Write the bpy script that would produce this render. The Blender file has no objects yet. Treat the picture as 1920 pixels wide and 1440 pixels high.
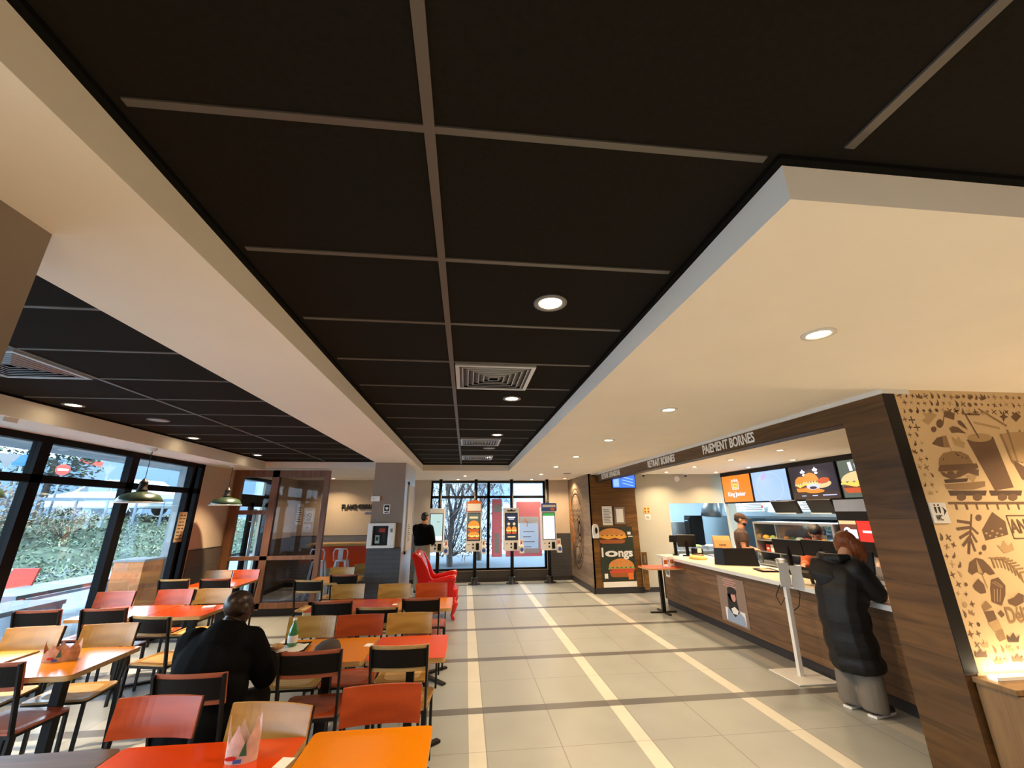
import bpy, math, random
from mathutils import Vector, Matrix
from mathutils.geometry import tessellate_polygon
random.seed(7)
SC = bpy.context.scene
COL = SC.collection
PI = math.pi

# ------------------------------------------------------------------ camera, world, exposure
def make_camera():
    yaw, pitch, roll, f = map(math.radians, (6.3416, 17.5277, -.4593, 0))
    cy, sy, cp, sp = math.cos(yaw), math.sin(yaw), math.cos(pitch), math.sin(pitch)
    fwd = Vector((sy * cp, cy * cp, sp)); r = Vector((cy, -sy, 0)); u = r.cross(fwd)
    cr, sr = math.cos(roll), math.sin(roll)
    r2 = cr * r + sr * u; u2 = -sr * r + cr * u
    cam = bpy.data.cameras.new('camera'); o = bpy.data.objects.new('camera', cam); COL.objects.link(o)
    m = Matrix.Identity(4)
    for i in range(3):
        m[i][0], m[i][1], m[i][2] = r2[i], u2[i], -fwd[i]
    global VIEW; VIEW = m.to_3x3()          # fixed survey frame, used to read real positions off the photograph
    m.translation = (0, 0, 1.75)
    o.matrix_world = m
    cam.sensor_fit = 'HORIZONTAL'; cam.sensor_width = 36; cam.lens = 759.8 / 1920 * 36
    cam.clip_start = .05; cam.clip_end = 300
    SC.camera = o
make_camera()
SC.view_settings.view_transform = 'Standard'; SC.view_settings.look = 'None'
SC.view_settings.gamma = 1; SC.view_settings.use_curve_mapping = False
SC.view_settings.exposure = 0.58
SC.cycles.use_denoising = True
SC.cycles.max_bounces = 8; SC.cycles.diffuse_bounces = 4; SC.cycles.glossy_bounces = 4
SC.cycles.transparent_max_bounces = 16; SC.cycles.sample_clamp_indirect = 6
WARM = (1.0, .73, .44); COOL = (.62, .84, 1.0)
SKY = 7
W = bpy.data.worlds.new('overcast_sky'); SC.world = W; W.use_nodes = True
bg = W.node_tree.nodes['Background']; bg.inputs[0].default_value = (.68, .84, 1.0, 1); bg.inputs[1].default_value = SKY

# ------------------------------------------------------------------ materials
def S(r, g, b):
    f = lambda c: (c / 255 / 12.92) if c / 255 <= .04045 else ((c / 255 + .055) / 1.055) ** 2.4
    return (f(r), f(g), f(b), 1)
MATS = {}
def pbr(name, col, rough=.5, metal=0, noise=0, scale=8, bump=0, bscale=60, stretch=(1, 1, 1), emit=0, ecol=None, coat=0, spec=.5):
    m = bpy.data.materials.new(name); m.use_nodes = True; nt = m.node_tree; b = nt.nodes['Principled BSDF']
    b.inputs['Base Color'].default_value = col; b.inputs['Roughness'].default_value = rough; b.inputs['Metallic'].default_value = metal
    b.inputs['Specular IOR Level'].default_value = spec
    if coat: b.inputs['Coat Weight'].default_value = coat; b.inputs['Coat Roughness'].default_value = .12
    if emit:
        b.inputs['Emission Color'].default_value = ecol or col; b.inputs['Emission Strength'].default_value = emit
    if noise or bump:
        tc = nt.nodes.new('ShaderNodeTexCoord'); mp = nt.nodes.new('ShaderNodeMapping'); mp.inputs['Scale'].default_value = stretch
        nt.links.new(tc.outputs['Object'], mp.inputs['Vector'])
    if noise:
        n = nt.nodes.new('ShaderNodeTexNoise'); n.inputs['Scale'].default_value = scale; n.inputs['Detail'].default_value = 6
        nt.links.new(mp.outputs[0], n.inputs['Vector'])
        r = nt.nodes.new('ShaderNodeValToRGB'); e = r.color_ramp.elements
        e[0].position = .3; e[1].position = .7
        e[0].color = tuple(c * (1 - noise) for c in col[:3]) + (1,); e[1].color = tuple(min(1, c * (1 + noise)) for c in col[:3]) + (1,)
        nt.links.new(n.outputs['Fac'], r.inputs['Fac']); nt.links.new(r.outputs['Color'], b.inputs['Base Color'])
    if bump:
        n2 = nt.nodes.new('ShaderNodeTexNoise'); n2.inputs['Scale'].default_value = bscale; n2.inputs['Detail'].default_value = 4
        nt.links.new(mp.outputs[0], n2.inputs['Vector'])
        bp = nt.nodes.new('ShaderNodeBump'); bp.inputs['Strength'].default_value = bump; bp.inputs['Distance'].default_value = .01
        nt.links.new(n2.outputs['Fac'], bp.inputs['Height']); nt.links.new(bp.outputs[0], b.inputs['Normal'])
    MATS[name] = m
    return m
def wood(name, c1, c2, rough=.45, axis='Y', plank=0, plank_axis='Z', seam=.55, sc=1.0):
    """grain stretched along one axis, optional plank seams and plank-to-plank tone"""
    m = bpy.data.materials.new(name); m.use_nodes = True; nt = m.node_tree; b = nt.nodes['Principled BSDF']; N, L = nt.nodes, nt.links
    tc = N.new('ShaderNodeTexCoord'); mp = N.new('ShaderNodeMapping')
    k = {'X': (1.2, 14, 14), 'Y': (14, 1.2, 14), 'Z': (14, 14, 1.2)}[axis]
    mp.inputs['Scale'].default_value = tuple(a * sc for a in k)
    L.new(tc.outputs['Object'], mp.inputs['Vector'])
    n = N.new('ShaderNodeTexNoise'); n.inputs['Scale'].default_value = 1; n.inputs['Detail'].default_value = 8; n.inputs['Distortion'].default_value = 1.2
    L.new(mp.outputs[0], n.inputs['Vector'])
    r = N.new('ShaderNodeValToRGB'); e = r.color_ramp.elements; e[0].position = .32; e[1].position = .66; e[0].color = c1; e[1].color = c2
    L.new(n.outputs['Fac'], r.inputs['Fac']); out = r.outputs['Color']
    if plank:
        sep = N.new('ShaderNodeSeparateXYZ'); L.new(tc.outputs['Object'], sep.inputs[0])
        dv = N.new('ShaderNodeMath'); dv.operation = 'DIVIDE'; dv.inputs[1].default_value = plank; L.new(sep.outputs[plank_axis], dv.inputs[0])
        fl = N.new('ShaderNodeMath'); fl.operation = 'FLOOR'; L.new(dv.outputs[0], fl.inputs[0])
        wn = N.new('ShaderNodeTexWhiteNoise'); wn.noise_dimensions = '1D'; L.new(fl.outputs[0], wn.inputs['W'])
        mr = N.new('ShaderNodeMapRange'); mr.inputs['To Min'].default_value = .78; mr.inputs['To Max'].default_value = 1.15; L.new(wn.outputs['Value'], mr.inputs['Value'])
        fr = N.new('ShaderNodeMath'); fr.operation = 'FRACT'; L.new(dv.outputs[0], fr.inputs[0])
        gt = N.new('ShaderNodeMath'); gt.operation = 'GREATER_THAN'; gt.inputs[1].default_value = .007 / plank; L.new(fr.outputs[0], gt.inputs[0])
        mr2 = N.new('ShaderNodeMapRange'); mr2.inputs['To Min'].default_value = seam; mr2.inputs['To Max'].default_value = 1; L.new(gt.outputs[0], mr2.inputs['Value'])
        mu = N.new('ShaderNodeMath'); mu.operation = 'MULTIPLY'; L.new(mr.outputs[0], mu.inputs[0]); L.new(mr2.outputs[0], mu.inputs[1])
        vm = N.new('ShaderNodeVectorMath'); vm.operation = 'SCALE'; L.new(out, vm.inputs[0]); L.new(mu.outputs[0], vm.inputs['Scale']); out = vm.outputs[0]
    L.new(out, b.inputs['Base Color']); b.inputs['Roughness'].default_value = rough
    MATS[name] = m; return m
def tiles(name, c, cm, w, h, rough=.35, rot=(0, 0, 0)):
    m = bpy.data.materials.new(name); m.use_nodes = True; nt = m.node_tree; b = nt.nodes['Principled BSDF']; N, L = nt.nodes, nt.links
    tc = N.new('ShaderNodeTexCoord'); mp = N.new('ShaderNodeMapping'); mp.inputs['Rotation'].default_value = rot
    L.new(tc.outputs['Object'], mp.inputs['Vector'])
    br = N.new('ShaderNodeTexBrick'); br.inputs['Color1'].default_value = c; br.inputs['Color2'].default_value = tuple(x * .85 for x in c[:3]) + (1,)
    br.inputs['Mortar'].default_value = cm; br.inputs['Scale'].default_value = 1; br.inputs['Brick Width'].default_value = w; br.inputs['Row Height'].default_value = h
    br.inputs['Mortar Size'].default_value = .004
    L.new(mp.outputs[0], br.inputs['Vector']); L.new(br.outputs['Color'], b.inputs['Base Color']); b.inputs['Roughness'].default_value = rough
    MATS[name] = m; return m
def glass(name, tint=(1, 1, 1), refl=.06, rough=0.0, dark=1.0):
    m = bpy.data.materials.new(name); m.use_nodes = True; nt = m.node_tree; N, L = nt.nodes, nt.links
    N.remove(N['Principled BSDF']); out = N['Material Output']
    tr = N.new('ShaderNodeBsdfTransparent'); tr.inputs[0].default_value = tuple(t * dark for t in tint) + (1,)
    gl = N.new('ShaderNodeBsdfGlossy'); gl.inputs['Roughness'].default_value = rough
    mx = N.new('ShaderNodeMixShader'); fr = N.new('ShaderNodeFresnel'); fr.inputs['IOR'].default_value = 1.45
    mu = N.new('ShaderNodeMath'); mu.operation = 'MULTIPLY_ADD'; mu.inputs[1].default_value = refl * 7; mu.inputs[2].default_value = 0; mu.use_clamp = True
    L.new(fr.outputs[0], mu.inputs[0]); L.new(mu.outputs[0], mx.inputs[0]); L.new(tr.outputs[0], mx.inputs[1]); L.new(gl.outputs[0], mx.inputs[2]); L.new(mx.outputs[0], out.inputs[0])
    MATS[name] = m; return m
def floor_mat():
    m = bpy.data.materials.new('floor_tiles'); m.use_nodes = True; nt = m.node_tree; b = nt.nodes['Principled BSDF']; N, L = nt.nodes, nt.links
    tc = N.new('ShaderNodeTexCoord'); sep = N.new('ShaderNodeSeparateXYZ'); L.new(tc.outputs['Object'], sep.inputs[0])
    def M(op, a, bb=None, c=None):
        n = N.new('ShaderNodeMath'); n.operation = op
        for i, v in enumerate((a, bb, c)):
            if v is None: continue
            if isinstance(v, (int, float)): n.inputs[i].default_value = v
            else: L.new(v, n.inputs[i])
        return n.outputs[0]
    PX, WX, PY, WY = 1.3255, .138, 1.365, .121
    u = M('MODULO', M('ADD', sep.outputs['X'], PX * 20 - .065), PX); v = M('MODULO', M('ADD', sep.outputs['Y'], PY * 20 - 4.43), PY)
    strip = M('LESS_THAN', u, WX); band = M('LESS_THAN', v, WY)
    def line(x, at, w=.004): return M('LESS_THAN', M('ABSOLUTE', M('SUBTRACT', x, at)), w)
    joint = M('MAXIMUM', M('MAXIMUM', line(u, 0), line(u, WX)), line(u, (PX + WX) / 2))
    jy = M('MAXIMUM', line(v, (PY + WY) / 2, .003), M('MAXIMUM', line(v, 0, .003), line(v, WY, .003)))
    no = N.new('ShaderNodeTexNoise'); no.inputs['Scale'].default_value = 3; no.inputs['Detail'].default_value = 5; L.new(tc.outputs['Object'], no.inputs['Vector'])
    tone = N.new('ShaderNodeMapRange'); tone.inputs['To Min'].default_value = .86; tone.inputs['To Max'].default_value = 1.1; L.new(no.outputs['Fac'], tone.inputs['Value'])
    def mix(fac, a, c):
        n = N.new('ShaderNodeMix'); n.data_type = 'RGBA'
        L.new(fac, n.inputs[0])
        for i, v in ((6, a), (7, c)):
            if isinstance(v, tuple): n.inputs[i].default_value = v
            else: L.new(v, n.inputs[i])
        return n.outputs[2]
    c = mix(strip, S(145, 149, 147), S(192, 190, 180))
    X_ = sep.outputs['X']; c = mix(M('GREATER_THAN', X_, 3.60), c, S(164, 162, 154)); c = mix(M('GREATER_THAN', X_, 3.74), c, S(128, 129, 128))
    c = mix(band, c, S(92, 92, 92))
    both = M('MULTIPLY', strip, band); c = mix(both, c, S(106, 105, 102))
    c = mix(M('MULTIPLY', M('MAXIMUM', joint, jy), .55), c, S(60, 54, 46))
    sc = N.new('ShaderNodeVectorMath'); sc.operation = 'SCALE'; L.new(c, sc.inputs[0]); L.new(tone.outputs[0], sc.inputs['Scale'])
    L.new(sc.outputs[0], b.inputs['Base Color'])
    rr = N.new('ShaderNodeMapRange'); rr.inputs['To Min'].default_value = .24; rr.inputs['To Max'].default_value = .4; L.new(no.outputs['Fac'], rr.inputs['Value']); L.new(rr.outputs[0], b.inputs['Roughness'])
    MATS['floor'] = m
floor_mat()
pbr('tile_black', (.0105, .0085, .0065, 1), .95, noise=.2, scale=60, spec=.15)
pbr('rail', (.12, .11, .10, 1), .42, .35)
pbr('gap', (.004, .004, .004, 1), .9, spec=.1)
pbr('white_paint', (.88, .82, .72, 1), .85, noise=.02, scale=2)
pbr('tan_paint', S(194, 178, 158), .85, noise=.04, scale=3)
pbr('grey_paint', S(138, 124, 112), .85, noise=.04, scale=3)
pbr('cream_paint', S(184, 180, 164), .8, noise=.03, scale=2)
tiles('wain_y', S(74, 74, 78), S(52, 52, 54), .30, .072, .45, (PI / 2, 0, 0))
tiles('wain_x', S(92, 84, 76), S(66, 60, 54), .30, .072, .45, (PI / 2, 0, PI / 2))
tiles('wain_grey', S(112, 112, 114), S(84, 84, 86), .30, .072, .45, (PI / 2, 0, 0))
tiles('panel_dark', S(62, 58, 55), S(40, 38, 36), .62, .6, .5, (PI / 2, 0, 0))
pbr('base_dark', S(44, 42, 44), .5)
pbr('frame_black', (.005, .005, .006, 1), .55, spec=.08)
pbr('metal_black', (.010, .008, .007, 1), .42, spec=.25)
pbr('plate_black', (.009, .006, .004, 1), .6, spec=.15)
pbr('plastic_black', (.009, .008, .008, 1), .4, spec=.22)
pbr('plastic_grey', S(120, 120, 122), .45)
pbr('steel', (.55, .58, .60, 1), .3, .85, noise=.06, scale=5)
pbr('steel_dark', (.18, .20, .22, 1), .38, .7)
pbr('chrome', (.8, .8, .8, 1), .12, 1)
pbr('chrome_matt', (.62, .64, .66, 1), .35, .6)
pbr('white_plastic', (.78, .77, .75, 1), .35)
pbr('white_metal', (.72, .71, .68, 1), .4)
pbr('paper', (.80, .78, .72, 1), .8)
pbr('paper_kraft', S(196, 148, 92), .85, bump=.3, bscale=30)
pbr('kraft_card', S(176, 156, 122), .8)
pbr('wood_sheet', S(140, 118, 104), .6)
pbr('snow_ink', S(150, 168, 196), .7)
pbr('worktop', S(226, 214, 184), .35, noise=.04, scale=20)
pbr('lam_red', S(206, 64, 10), .18, coat=.2)
pbr('lam_orange', S(212, 124, 2), .2, coat=.12, spec=.4)
wood('lam_brown', S(70, 50, 36), S(104, 80, 60), .35, 'X')
wood('ply_edge', S(168, 128, 74), S(198, 160, 104), .5, 'X', sc=3)
wood('ply_face', S(150, 108, 44), S(180, 136, 68), .24, 'X', sc=.6)
wood('ply_red', S(148, 56, 16), S(174, 70, 24), .26, 'X', sc=.6)
wood('ply_red_edge', S(150, 76, 50), S(176, 96, 62), .5, 'X', sc=3)
wood('wood_dark', S(64, 42, 18), S(96, 66, 32), .42, 'Y', .42, 'Z', .6)
wood('wood_front', S(88, 58, 22), S(124, 86, 38), .42, 'X', .42, 'Z', .75)
wood('wood_grey', S(112, 94, 78), S(140, 120, 100), .5, 'Y', .3, 'Z', .85)
wood('wood_counter', S(90, 64, 40), S(122, 90, 60), .42, 'Y', .187, 'Z', .4)
wood('wood_frame', S(94, 62, 40), S(124, 84, 56), .45, 'Z')
wood('wood_bench', S(104, 78, 50), S(132, 102, 68), .45, 'Z')
wood('wood_box', S(196, 112, 50), S(220, 134, 66), .45, 'Y', .16, 'Z', .8)
pbr('leather', S(58, 40, 32), .35, bump=.15, bscale=120)
pbr('red_leather', S(206, 20, 12), .22, coat=.4)
pbr('mural_line', S(66, 50, 40), .7)
pbr('mural_pale', S(176, 160, 142), .7)
pbr('mural_warm', S(196, 136, 82), .7)
pbr('deco_bg', S(214, 184, 140), .7)
pbr('deco_1', S(112, 84, 62), .7)
pbr('deco_2', S(150, 118, 82), .7)
pbr('deco_3', S(182, 150, 106), .7)
pbr('deco_4', S(88, 66, 52), .7)
pbr('white_ink', (.82, .80, .76, 1), .6)
pbr('black_ink', (.012, .012, .012, 1), .6)
pbr('red_ink', S(200, 44, 30), .6)
pbr('green_ink', S(40, 92, 60), .6)
pbr('blue_ink', S(60, 90, 170), .6)
pbr('pink_ink', S(205, 150, 140), .7)
pbr('orange_ink', S(224, 112, 30), .6)
pbr('grey_ink', S(110, 110, 112), .6)
pbr('poster_green', S(46, 54, 44), .45)
pbr('bun', S(206, 136, 66), .6, noise=.12, scale=40)
pbr('bun_dark', S(160, 88, 36), .6)
pbr('cheese', S(236, 170, 60), .5)
pbr('meat', S(98, 48, 26), .6)
pbr('lettuce', S(140, 170, 84), .6, noise=.25, scale=60)
pbr('tomato', S(200, 76, 54), .5)
pbr('green_enamel', S(26, 40, 28), .28, coat=.2)
pbr('enamel_white', (.8, .78, .7, 1), .5)
pbr('skin_dark', S(44, 28, 20), .35)
pbr('skin_light', S(214, 160, 128), .5)
pbr('skin_mid', S(186, 130, 98), .5)
pbr('coat_black', (.0035, .0033, .0035, 1), .85, bump=.4, bscale=25, spec=.06)
pbr('puffer', (.006, .0055, .0055, 1), .55, bump=.7, bscale=9, spec=.3, stretch=(.6, .6, 2.2))
pbr('trouser_grey', S(112, 104, 94), .85, bump=.3, bscale=30)
pbr('trouser_beige', S(150, 134, 116), .85)
pbr('trouser_black', (.008, .008, .009, 1), .8)
pbr('hair_dark', (.010, .008, .007, 1), .5, bump=.5, bscale=90)
pbr('hair_auburn', S(134, 66, 26), .45, noise=.35, scale=30, bump=.8, bscale=70, stretch=(1, 1, .35))
pbr('shirt_brown', S(66, 46, 36), .8, bump=.2)
pbr('shirt_orange', S(206, 96, 50), .8)
pbr('felt', S(66, 60, 60), .9, bump=.3, bscale=200)
pbr('bottle_green', S(60, 130, 80), .12, coat=.5)
pbr('cap_white', (.75, .75, .72, 1), .4)
pbr('crown_card', S(196, 150, 118), .6, noise=.35, scale=28)
pbr('crown_pink', S(214, 186, 176), .6, noise=.2, scale=22)
pbr('crown_gold', S(176, 128, 66), .5)
pbr('food_tan', S(196, 150, 100), .7, noise=.3, scale=50)
pbr('cloth_yellow', S(224, 190, 110), .7)
pbr('red_box', S(206, 60, 44), .5)
pbr('concrete', S(150, 156, 160), .85, noise=.12, scale=6)
pbr('paving', S(122, 132, 140), .9, noise=.1, scale=4)
pbr('asphalt', S(70, 80, 90), .9, noise=.08, scale=8)
pbr('slat_grey', S(120, 128, 138), .6)
pbr('hedge', S(78, 92, 74), .8, noise=.45, scale=7)
pbr('leaf_a', S(96, 114, 88), .7, noise=.3, scale=3)
pbr('leaf_b', S(62, 80, 76), .7, noise=.3, scale=3)
pbr('leaf_c', S(126, 126, 104), .7, noise=.3, scale=3)
pbr('twig', S(112, 96, 82), .8)
pbr('pale_twig', S(128, 132, 140), .8)
pbr('bark', S(70, 62, 58), .9, noise=.3, scale=10)
pbr('dry_bush', S(142, 112, 84), .9, noise=.3, scale=3)
pbr('car_paint', S(160, 170, 178), .2, coat=.6)
pbr('car_glass', S(50, 66, 80), .08, spec=.8)
pbr('rubber', (.015, .015, .016, 1), .6)
pbr('alloy', S(176, 178, 182), .3, .6)
pbr('facade', S(150, 158, 166), .8, noise=.05, scale=2)
pbr('facade_red', S(176, 92, 84), .8)
pbr('facade_blue', S(104, 126, 150), .7)
pbr('galv', S(104, 116, 128), .4, .5)
pbr('blue_sign', S(24, 96, 170), .5)
pbr('teal_sign', S(20, 130, 120), .5)
def backlit(name, col):
    m = pbr(name, col, .6); nt = m.node_tree; t = nt.nodes.new('ShaderNodeBsdfTranslucent'); t.inputs[0].default_value = col; x = nt.nodes.new('ShaderNodeMixShader'); x.inputs[0].default_value = .6
    nt.links.new(nt.nodes['Principled BSDF'].outputs[0], x.inputs[1]); nt.links.new(t.outputs[0], x.inputs[2]); nt.links.new(x.outputs[0], nt.nodes['Material Output'].inputs[0])
backlit('vinyl_red', S(222, 150, 160)); backlit('vinyl_back', S(205, 220, 235))
pbr('lens', (1, .9, .7, 1), .5, emit=14, ecol=(1, .80, .50, 1))
pbr('led_white', (1, .95, .85, 1), .5, emit=9, ecol=(1, .86, .62, 1))
pbr('cool_tube', (1, 1, 1, 1), .5, emit=5, ecol=(.75, .9, 1, 1))
def screen(name, rgb, e=1.0): return pbr(name, (0.01, .01, .01, 1), .25, emit=e, ecol=S(*rgb))
screen('scr_orange', (226, 120, 34), 1.0); screen('scr_blue', (150, 180, 240), 1.0); screen('scr_dark', (38, 34, 46), .9); screen('scr_brown', (62, 46, 38), .9)
screen('scr_white', (238, 234, 255), 1.0); screen('scr_bun', (226, 134, 46), .95); screen('scr_bun2', (196, 84, 40), .9); screen('scr_cream', (230, 196, 140), .9)
screen('scr_lav', (190, 196, 240), 1); screen('scr_red', (220, 40, 28), 1); screen('scr_pale', (176, 204, 200), .85); screen('scr_green', (60, 150, 70), .9)
screen('scr_navy', (26, 40, 60), .9); screen('scr_tv', (60, 110, 240), 1.1); screen('scr_tv2', (130, 170, 250), 1.1); screen('scr_olive', (86, 96, 84), .9); screen('scr_yellow', (240, 200, 90), .95); screen('scr_lilac', (176, 150, 220), .95); screen('scr_meat', (110, 58, 36), .9)
screen('scr_paper', (186, 222, 226), .55)
pbr('wall_cool', S(150, 168, 178), .6)
glass('pane', (.93, .98, 1), .05)
glass('pane_dark', (.66, .64, .66), .07)
glass('pane_counter', (.95, 1, 1), .06)

# ------------------------------------------------------------------ mesh helpers
class MB:
    """collects shapes in world (or local) coordinates, built as ONE mesh object"""
    def __init__(s, mat='white_paint', smooth=False):
        s.v, s.f, s.m, s.s = [], [], [], []; s.mats = []; s.cur = s.mi(mat); s.sm = smooth
    def mi(s, name):
        if name not in s.mats: s.mats.append(name)
        return s.mats.index(name)
    def mat(s, name, smooth=None):
        s.cur = s.mi(name)
        if smooth is not None: s.sm = smooth
        return s
    def add(s, vs, fs, smooth=None):
        o = len(s.v); s.v += [tuple(v) for v in vs]
        for f in fs:
            s.f.append(tuple(o + i for i in f)); s.m.append(s.cur); s.s.append(s.sm if smooth is None else smooth)
        return s
    def box(s, x0, x1, y0, y1, z0, z1):
        v = [(x, y, z) for z in (z0, z1) for y in (y0, y1) for x in (x0, x1)]
        return s.add(v, [(0, 2, 3, 1), (4, 5, 7, 6), (0, 1, 5, 4), (2, 6, 7, 3), (0, 4, 6, 2), (1, 3, 7, 5)], False)
    def obox(s, c, sx, sy, sz, rot=0, tilt=None):
        """box centred at c, rotated about z by rot (and by Matrix tilt)"""
        R = Matrix.Rotation(rot, 3, 'Z')
        if tilt is not None: R = R @ tilt
        v = [Vector(c) + R @ Vector((a * sx / 2, b * sy / 2, d * sz / 2)) for d in (-1, 1) for b in (-1, 1) for a in (-1, 1)]
        return s.add(v, [(0, 2, 3, 1), (4, 5, 7, 6), (0, 1, 5, 4), (2, 6, 7, 3), (0, 4, 6, 2), (1, 3, 7, 5)], False)
    def bar(s, p, q, w, h=None, up=(0, 0, 1)):
        p, q = Vector(p), Vector(q); h = h or w; d = (q - p).normalized(); up = Vector(up)
        if abs(d.dot(up)) > .95: up = Vector((0, 1, 0))
        a = d.cross(up).normalized(); b = a.cross(d).normalized()
        v = [e + a * i * w / 2 + b * j * h / 2 for e in (p, q) for i, j in ((-1, -1), (1, -1), (1, 1), (-1, 1))]
        return s.add(v, [(0, 3, 2, 1), (4, 5, 6, 7), (0, 1, 5, 4), (1, 2, 6, 5), (2, 3, 7, 6), (3, 0, 4, 7)], False)
    def tube(s, pts, r, n=10, cap=True, flat=1.0, up=None):
        """round tube along pts; r number or list; flat squashes the second radius"""
        P = [Vector(p) for p in pts]; k = len(P); rs = r if isinstance(r, (list, tuple)) else [r] * k
        v = []; a = None
        for i in range(k):
            d = (P[min(i + 1, k - 1)] - P[max(i - 1, 0)]).normalized()
            if a is None:
                u0 = Vector(up) if up else (Vector((0, 0, 1)) if abs(d.z) < .9 else Vector((1, 0, 0)))
                a = d.cross(u0).normalized()
            a = (a - d * a.dot(d)).normalized(); b = d.cross(a)
            for j in range(n):
                t = 2 * PI * j / n; v.append(P[i] + a * math.cos(t) * rs[i] + b * math.sin(t) * rs[i] * flat)
        f = [(i * n + j, i * n + (j + 1) % n, (i + 1) * n + (j + 1) % n, (i + 1) * n + j) for i in range(k - 1) for j in range(n)]
        if cap: f += [tuple(range(n - 1, -1, -1)), tuple(range((k - 1) * n, k * n))]
        return s.add(v, f, True)
    def lathe(s, prof, c=(0, 0, 0), n=24, smooth=True):
        """profile of (radius, z) turned about z"""
        v = [(c[0] + r * math.cos(2 * PI * j / n), c[1] + r * math.sin(2 * PI * j / n), c[2] + z) for r, z in prof for j in range(n)]
        f = [(i * n + j, i * n + (j + 1) % n, (i + 1) * n + (j + 1) % n, (i + 1) * n + j) for i in range(len(prof) - 1) for j in range(n)]
        f += [tuple(range(n - 1, -1, -1)), tuple(range((len(prof) - 1) * n, len(prof) * n))]
        return s.add(v, f, smooth)
    def rings(s, R, n=20, yaw=0):
        """horizontal elliptical rings (cx,cy,cz,rx,ry[,yaw]) lofted and capped"""
        v = []
        for q in R:
            cx, cy, cz, rx, ry = q[:5]; w = q[5] if len(q) > 5 else yaw
            for j in range(n):
                t = 2 * PI * j / n; a, b = rx * math.cos(t), ry * math.sin(t)
                v.append((cx + a * math.cos(w) - b * math.sin(w), cy + a * math.sin(w) + b * math.cos(w), cz))
        k = len(R)
        f = [(i * n + j, i * n + (j + 1) % n, (i + 1) * n + (j + 1) % n, (i + 1) * n + j) for i in range(k - 1) for j in range(n)]
        f += [tuple(range(n - 1, -1, -1)), tuple(range((k - 1) * n, k * n))]
        return s.add(v, f, True)
    def ball(s, c, rx, ry=None, rz=None, n=14, R=None):
        ry = rx if ry is None else ry; rz = rx if rz is None else rz; c = Vector(c); v = []
        for i in range(1, n):
            p = PI * i / n
            for j in range(n * 2):
                t = PI * j / n; q = Vector((rx * math.sin(p) * math.cos(t), ry * math.sin(p) * math.sin(t), rz * math.cos(p)))
                v.append(c + (R @ q if R else q))
        m = n * 2; f = [(i * m + j, (i + 1) * m + j, (i + 1) * m + (j + 1) % m, i * m + (j + 1) % m) for i in range(n - 2) for j in range(m)]
        f += [tuple(range(m)), tuple(range((n - 1) * m - 1, (n - 2) * m - 1, -1))]
        return s.add(v, f, True)
    def prism(s, poly, O, U, V, d):
        """2D polygon in the frame O,U,V pushed by d along U x V"""
        O, U, V = Vector(O), Vector(U), Vector(V); Nn = U.cross(V).normalized() * d; n = len(poly)
        a = [O + U * x + V * y for x, y in poly]; v = a + [p + Nn for p in a]
        tri = tessellate_polygon([[Vector((x, y, 0)) for x, y in poly]])
        f = [tuple(t) for t in tri] + [tuple(i + n for i in reversed(t)) for t in tri] + [(i, (i + 1) % n, n + (i + 1) % n, n + i) for i in range(n)]
        return s.add(v, f, False)
    def flat(s, poly, O, U, V, off):
        O, U, V = Vector(O), Vector(U), Vector(V); O = O + U.cross(V).normalized() * off
        tri = tessellate_polygon([[Vector((x, y, 0)) for x, y in poly]])
        return s.add([O + U * x + V * y for x, y in poly], [tuple(t) for t in tri], False)
    def build(s, name, parent=None, bevel=0, voxel=0, smooth_it=0, solid=0):
        me = bpy.data.meshes.new(name); off = Vector(parent.location) if parent else Vector((0, 0, 0))
        p = parent
        while p is not None and p.parent is not None:
            p = p.parent; off += p.location
        me.from_pydata([tuple(Vector(v) - off) for v in s.v], [], s.f)
        for m in s.mats: me.materials.append(MATS[m])
        me.polygons.foreach_set('material_index', s.m); me.polygons.foreach_set('use_smooth', s.s)
        me.validate(); me.update()
        import bmesh
        b = bmesh.new(); b.from_mesh(me); bmesh.ops.recalc_face_normals(b, faces=b.faces); b.to_mesh(me); b.free()
        o = bpy.data.objects.new(name, me); COL.objects.link(o)
        if parent: o.parent = parent
        if voxel:
            r = o.modifiers.new('union', 'REMESH'); r.mode = 'VOXEL'; r.voxel_size = voxel; r.use_smooth_shade = True
            if smooth_it:
                q = o.modifiers.new('soft', 'SMOOTH'); q.factor = .5; q.iterations = smooth_it
        if bevel:
            q = o.modifiers.new('bevel', 'BEVEL'); q.width = bevel; q.segments = 2; q.limit_method = 'ANGLE'; q.angle_limit = .6
        return o
def tag(o, label=None, cat=None, group=None, kind=None):
    if label: o['label'] = label
    if cat: o['category'] = cat
    if group: o['group'] = group
    if kind: o['kind'] = kind
    return o
def empty(name, loc, label=None, cat=None, group=None, rz=0):
    o = bpy.data.objects.new(name, None); COL.objects.link(o); o.location = loc; o.rotation_euler = (0, 0, rz); o.empty_display_size = .1
    return tag(o, label, cat, group)
KIDS = {}
def copy_tree(o, parent=None):
    c = o.copy(); COL.objects.link(c); c.parent = parent
    for ch in o.children: copy_tree(ch, c)
    return c
def struct(o): o['kind'] = 'structure'; return o
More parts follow.
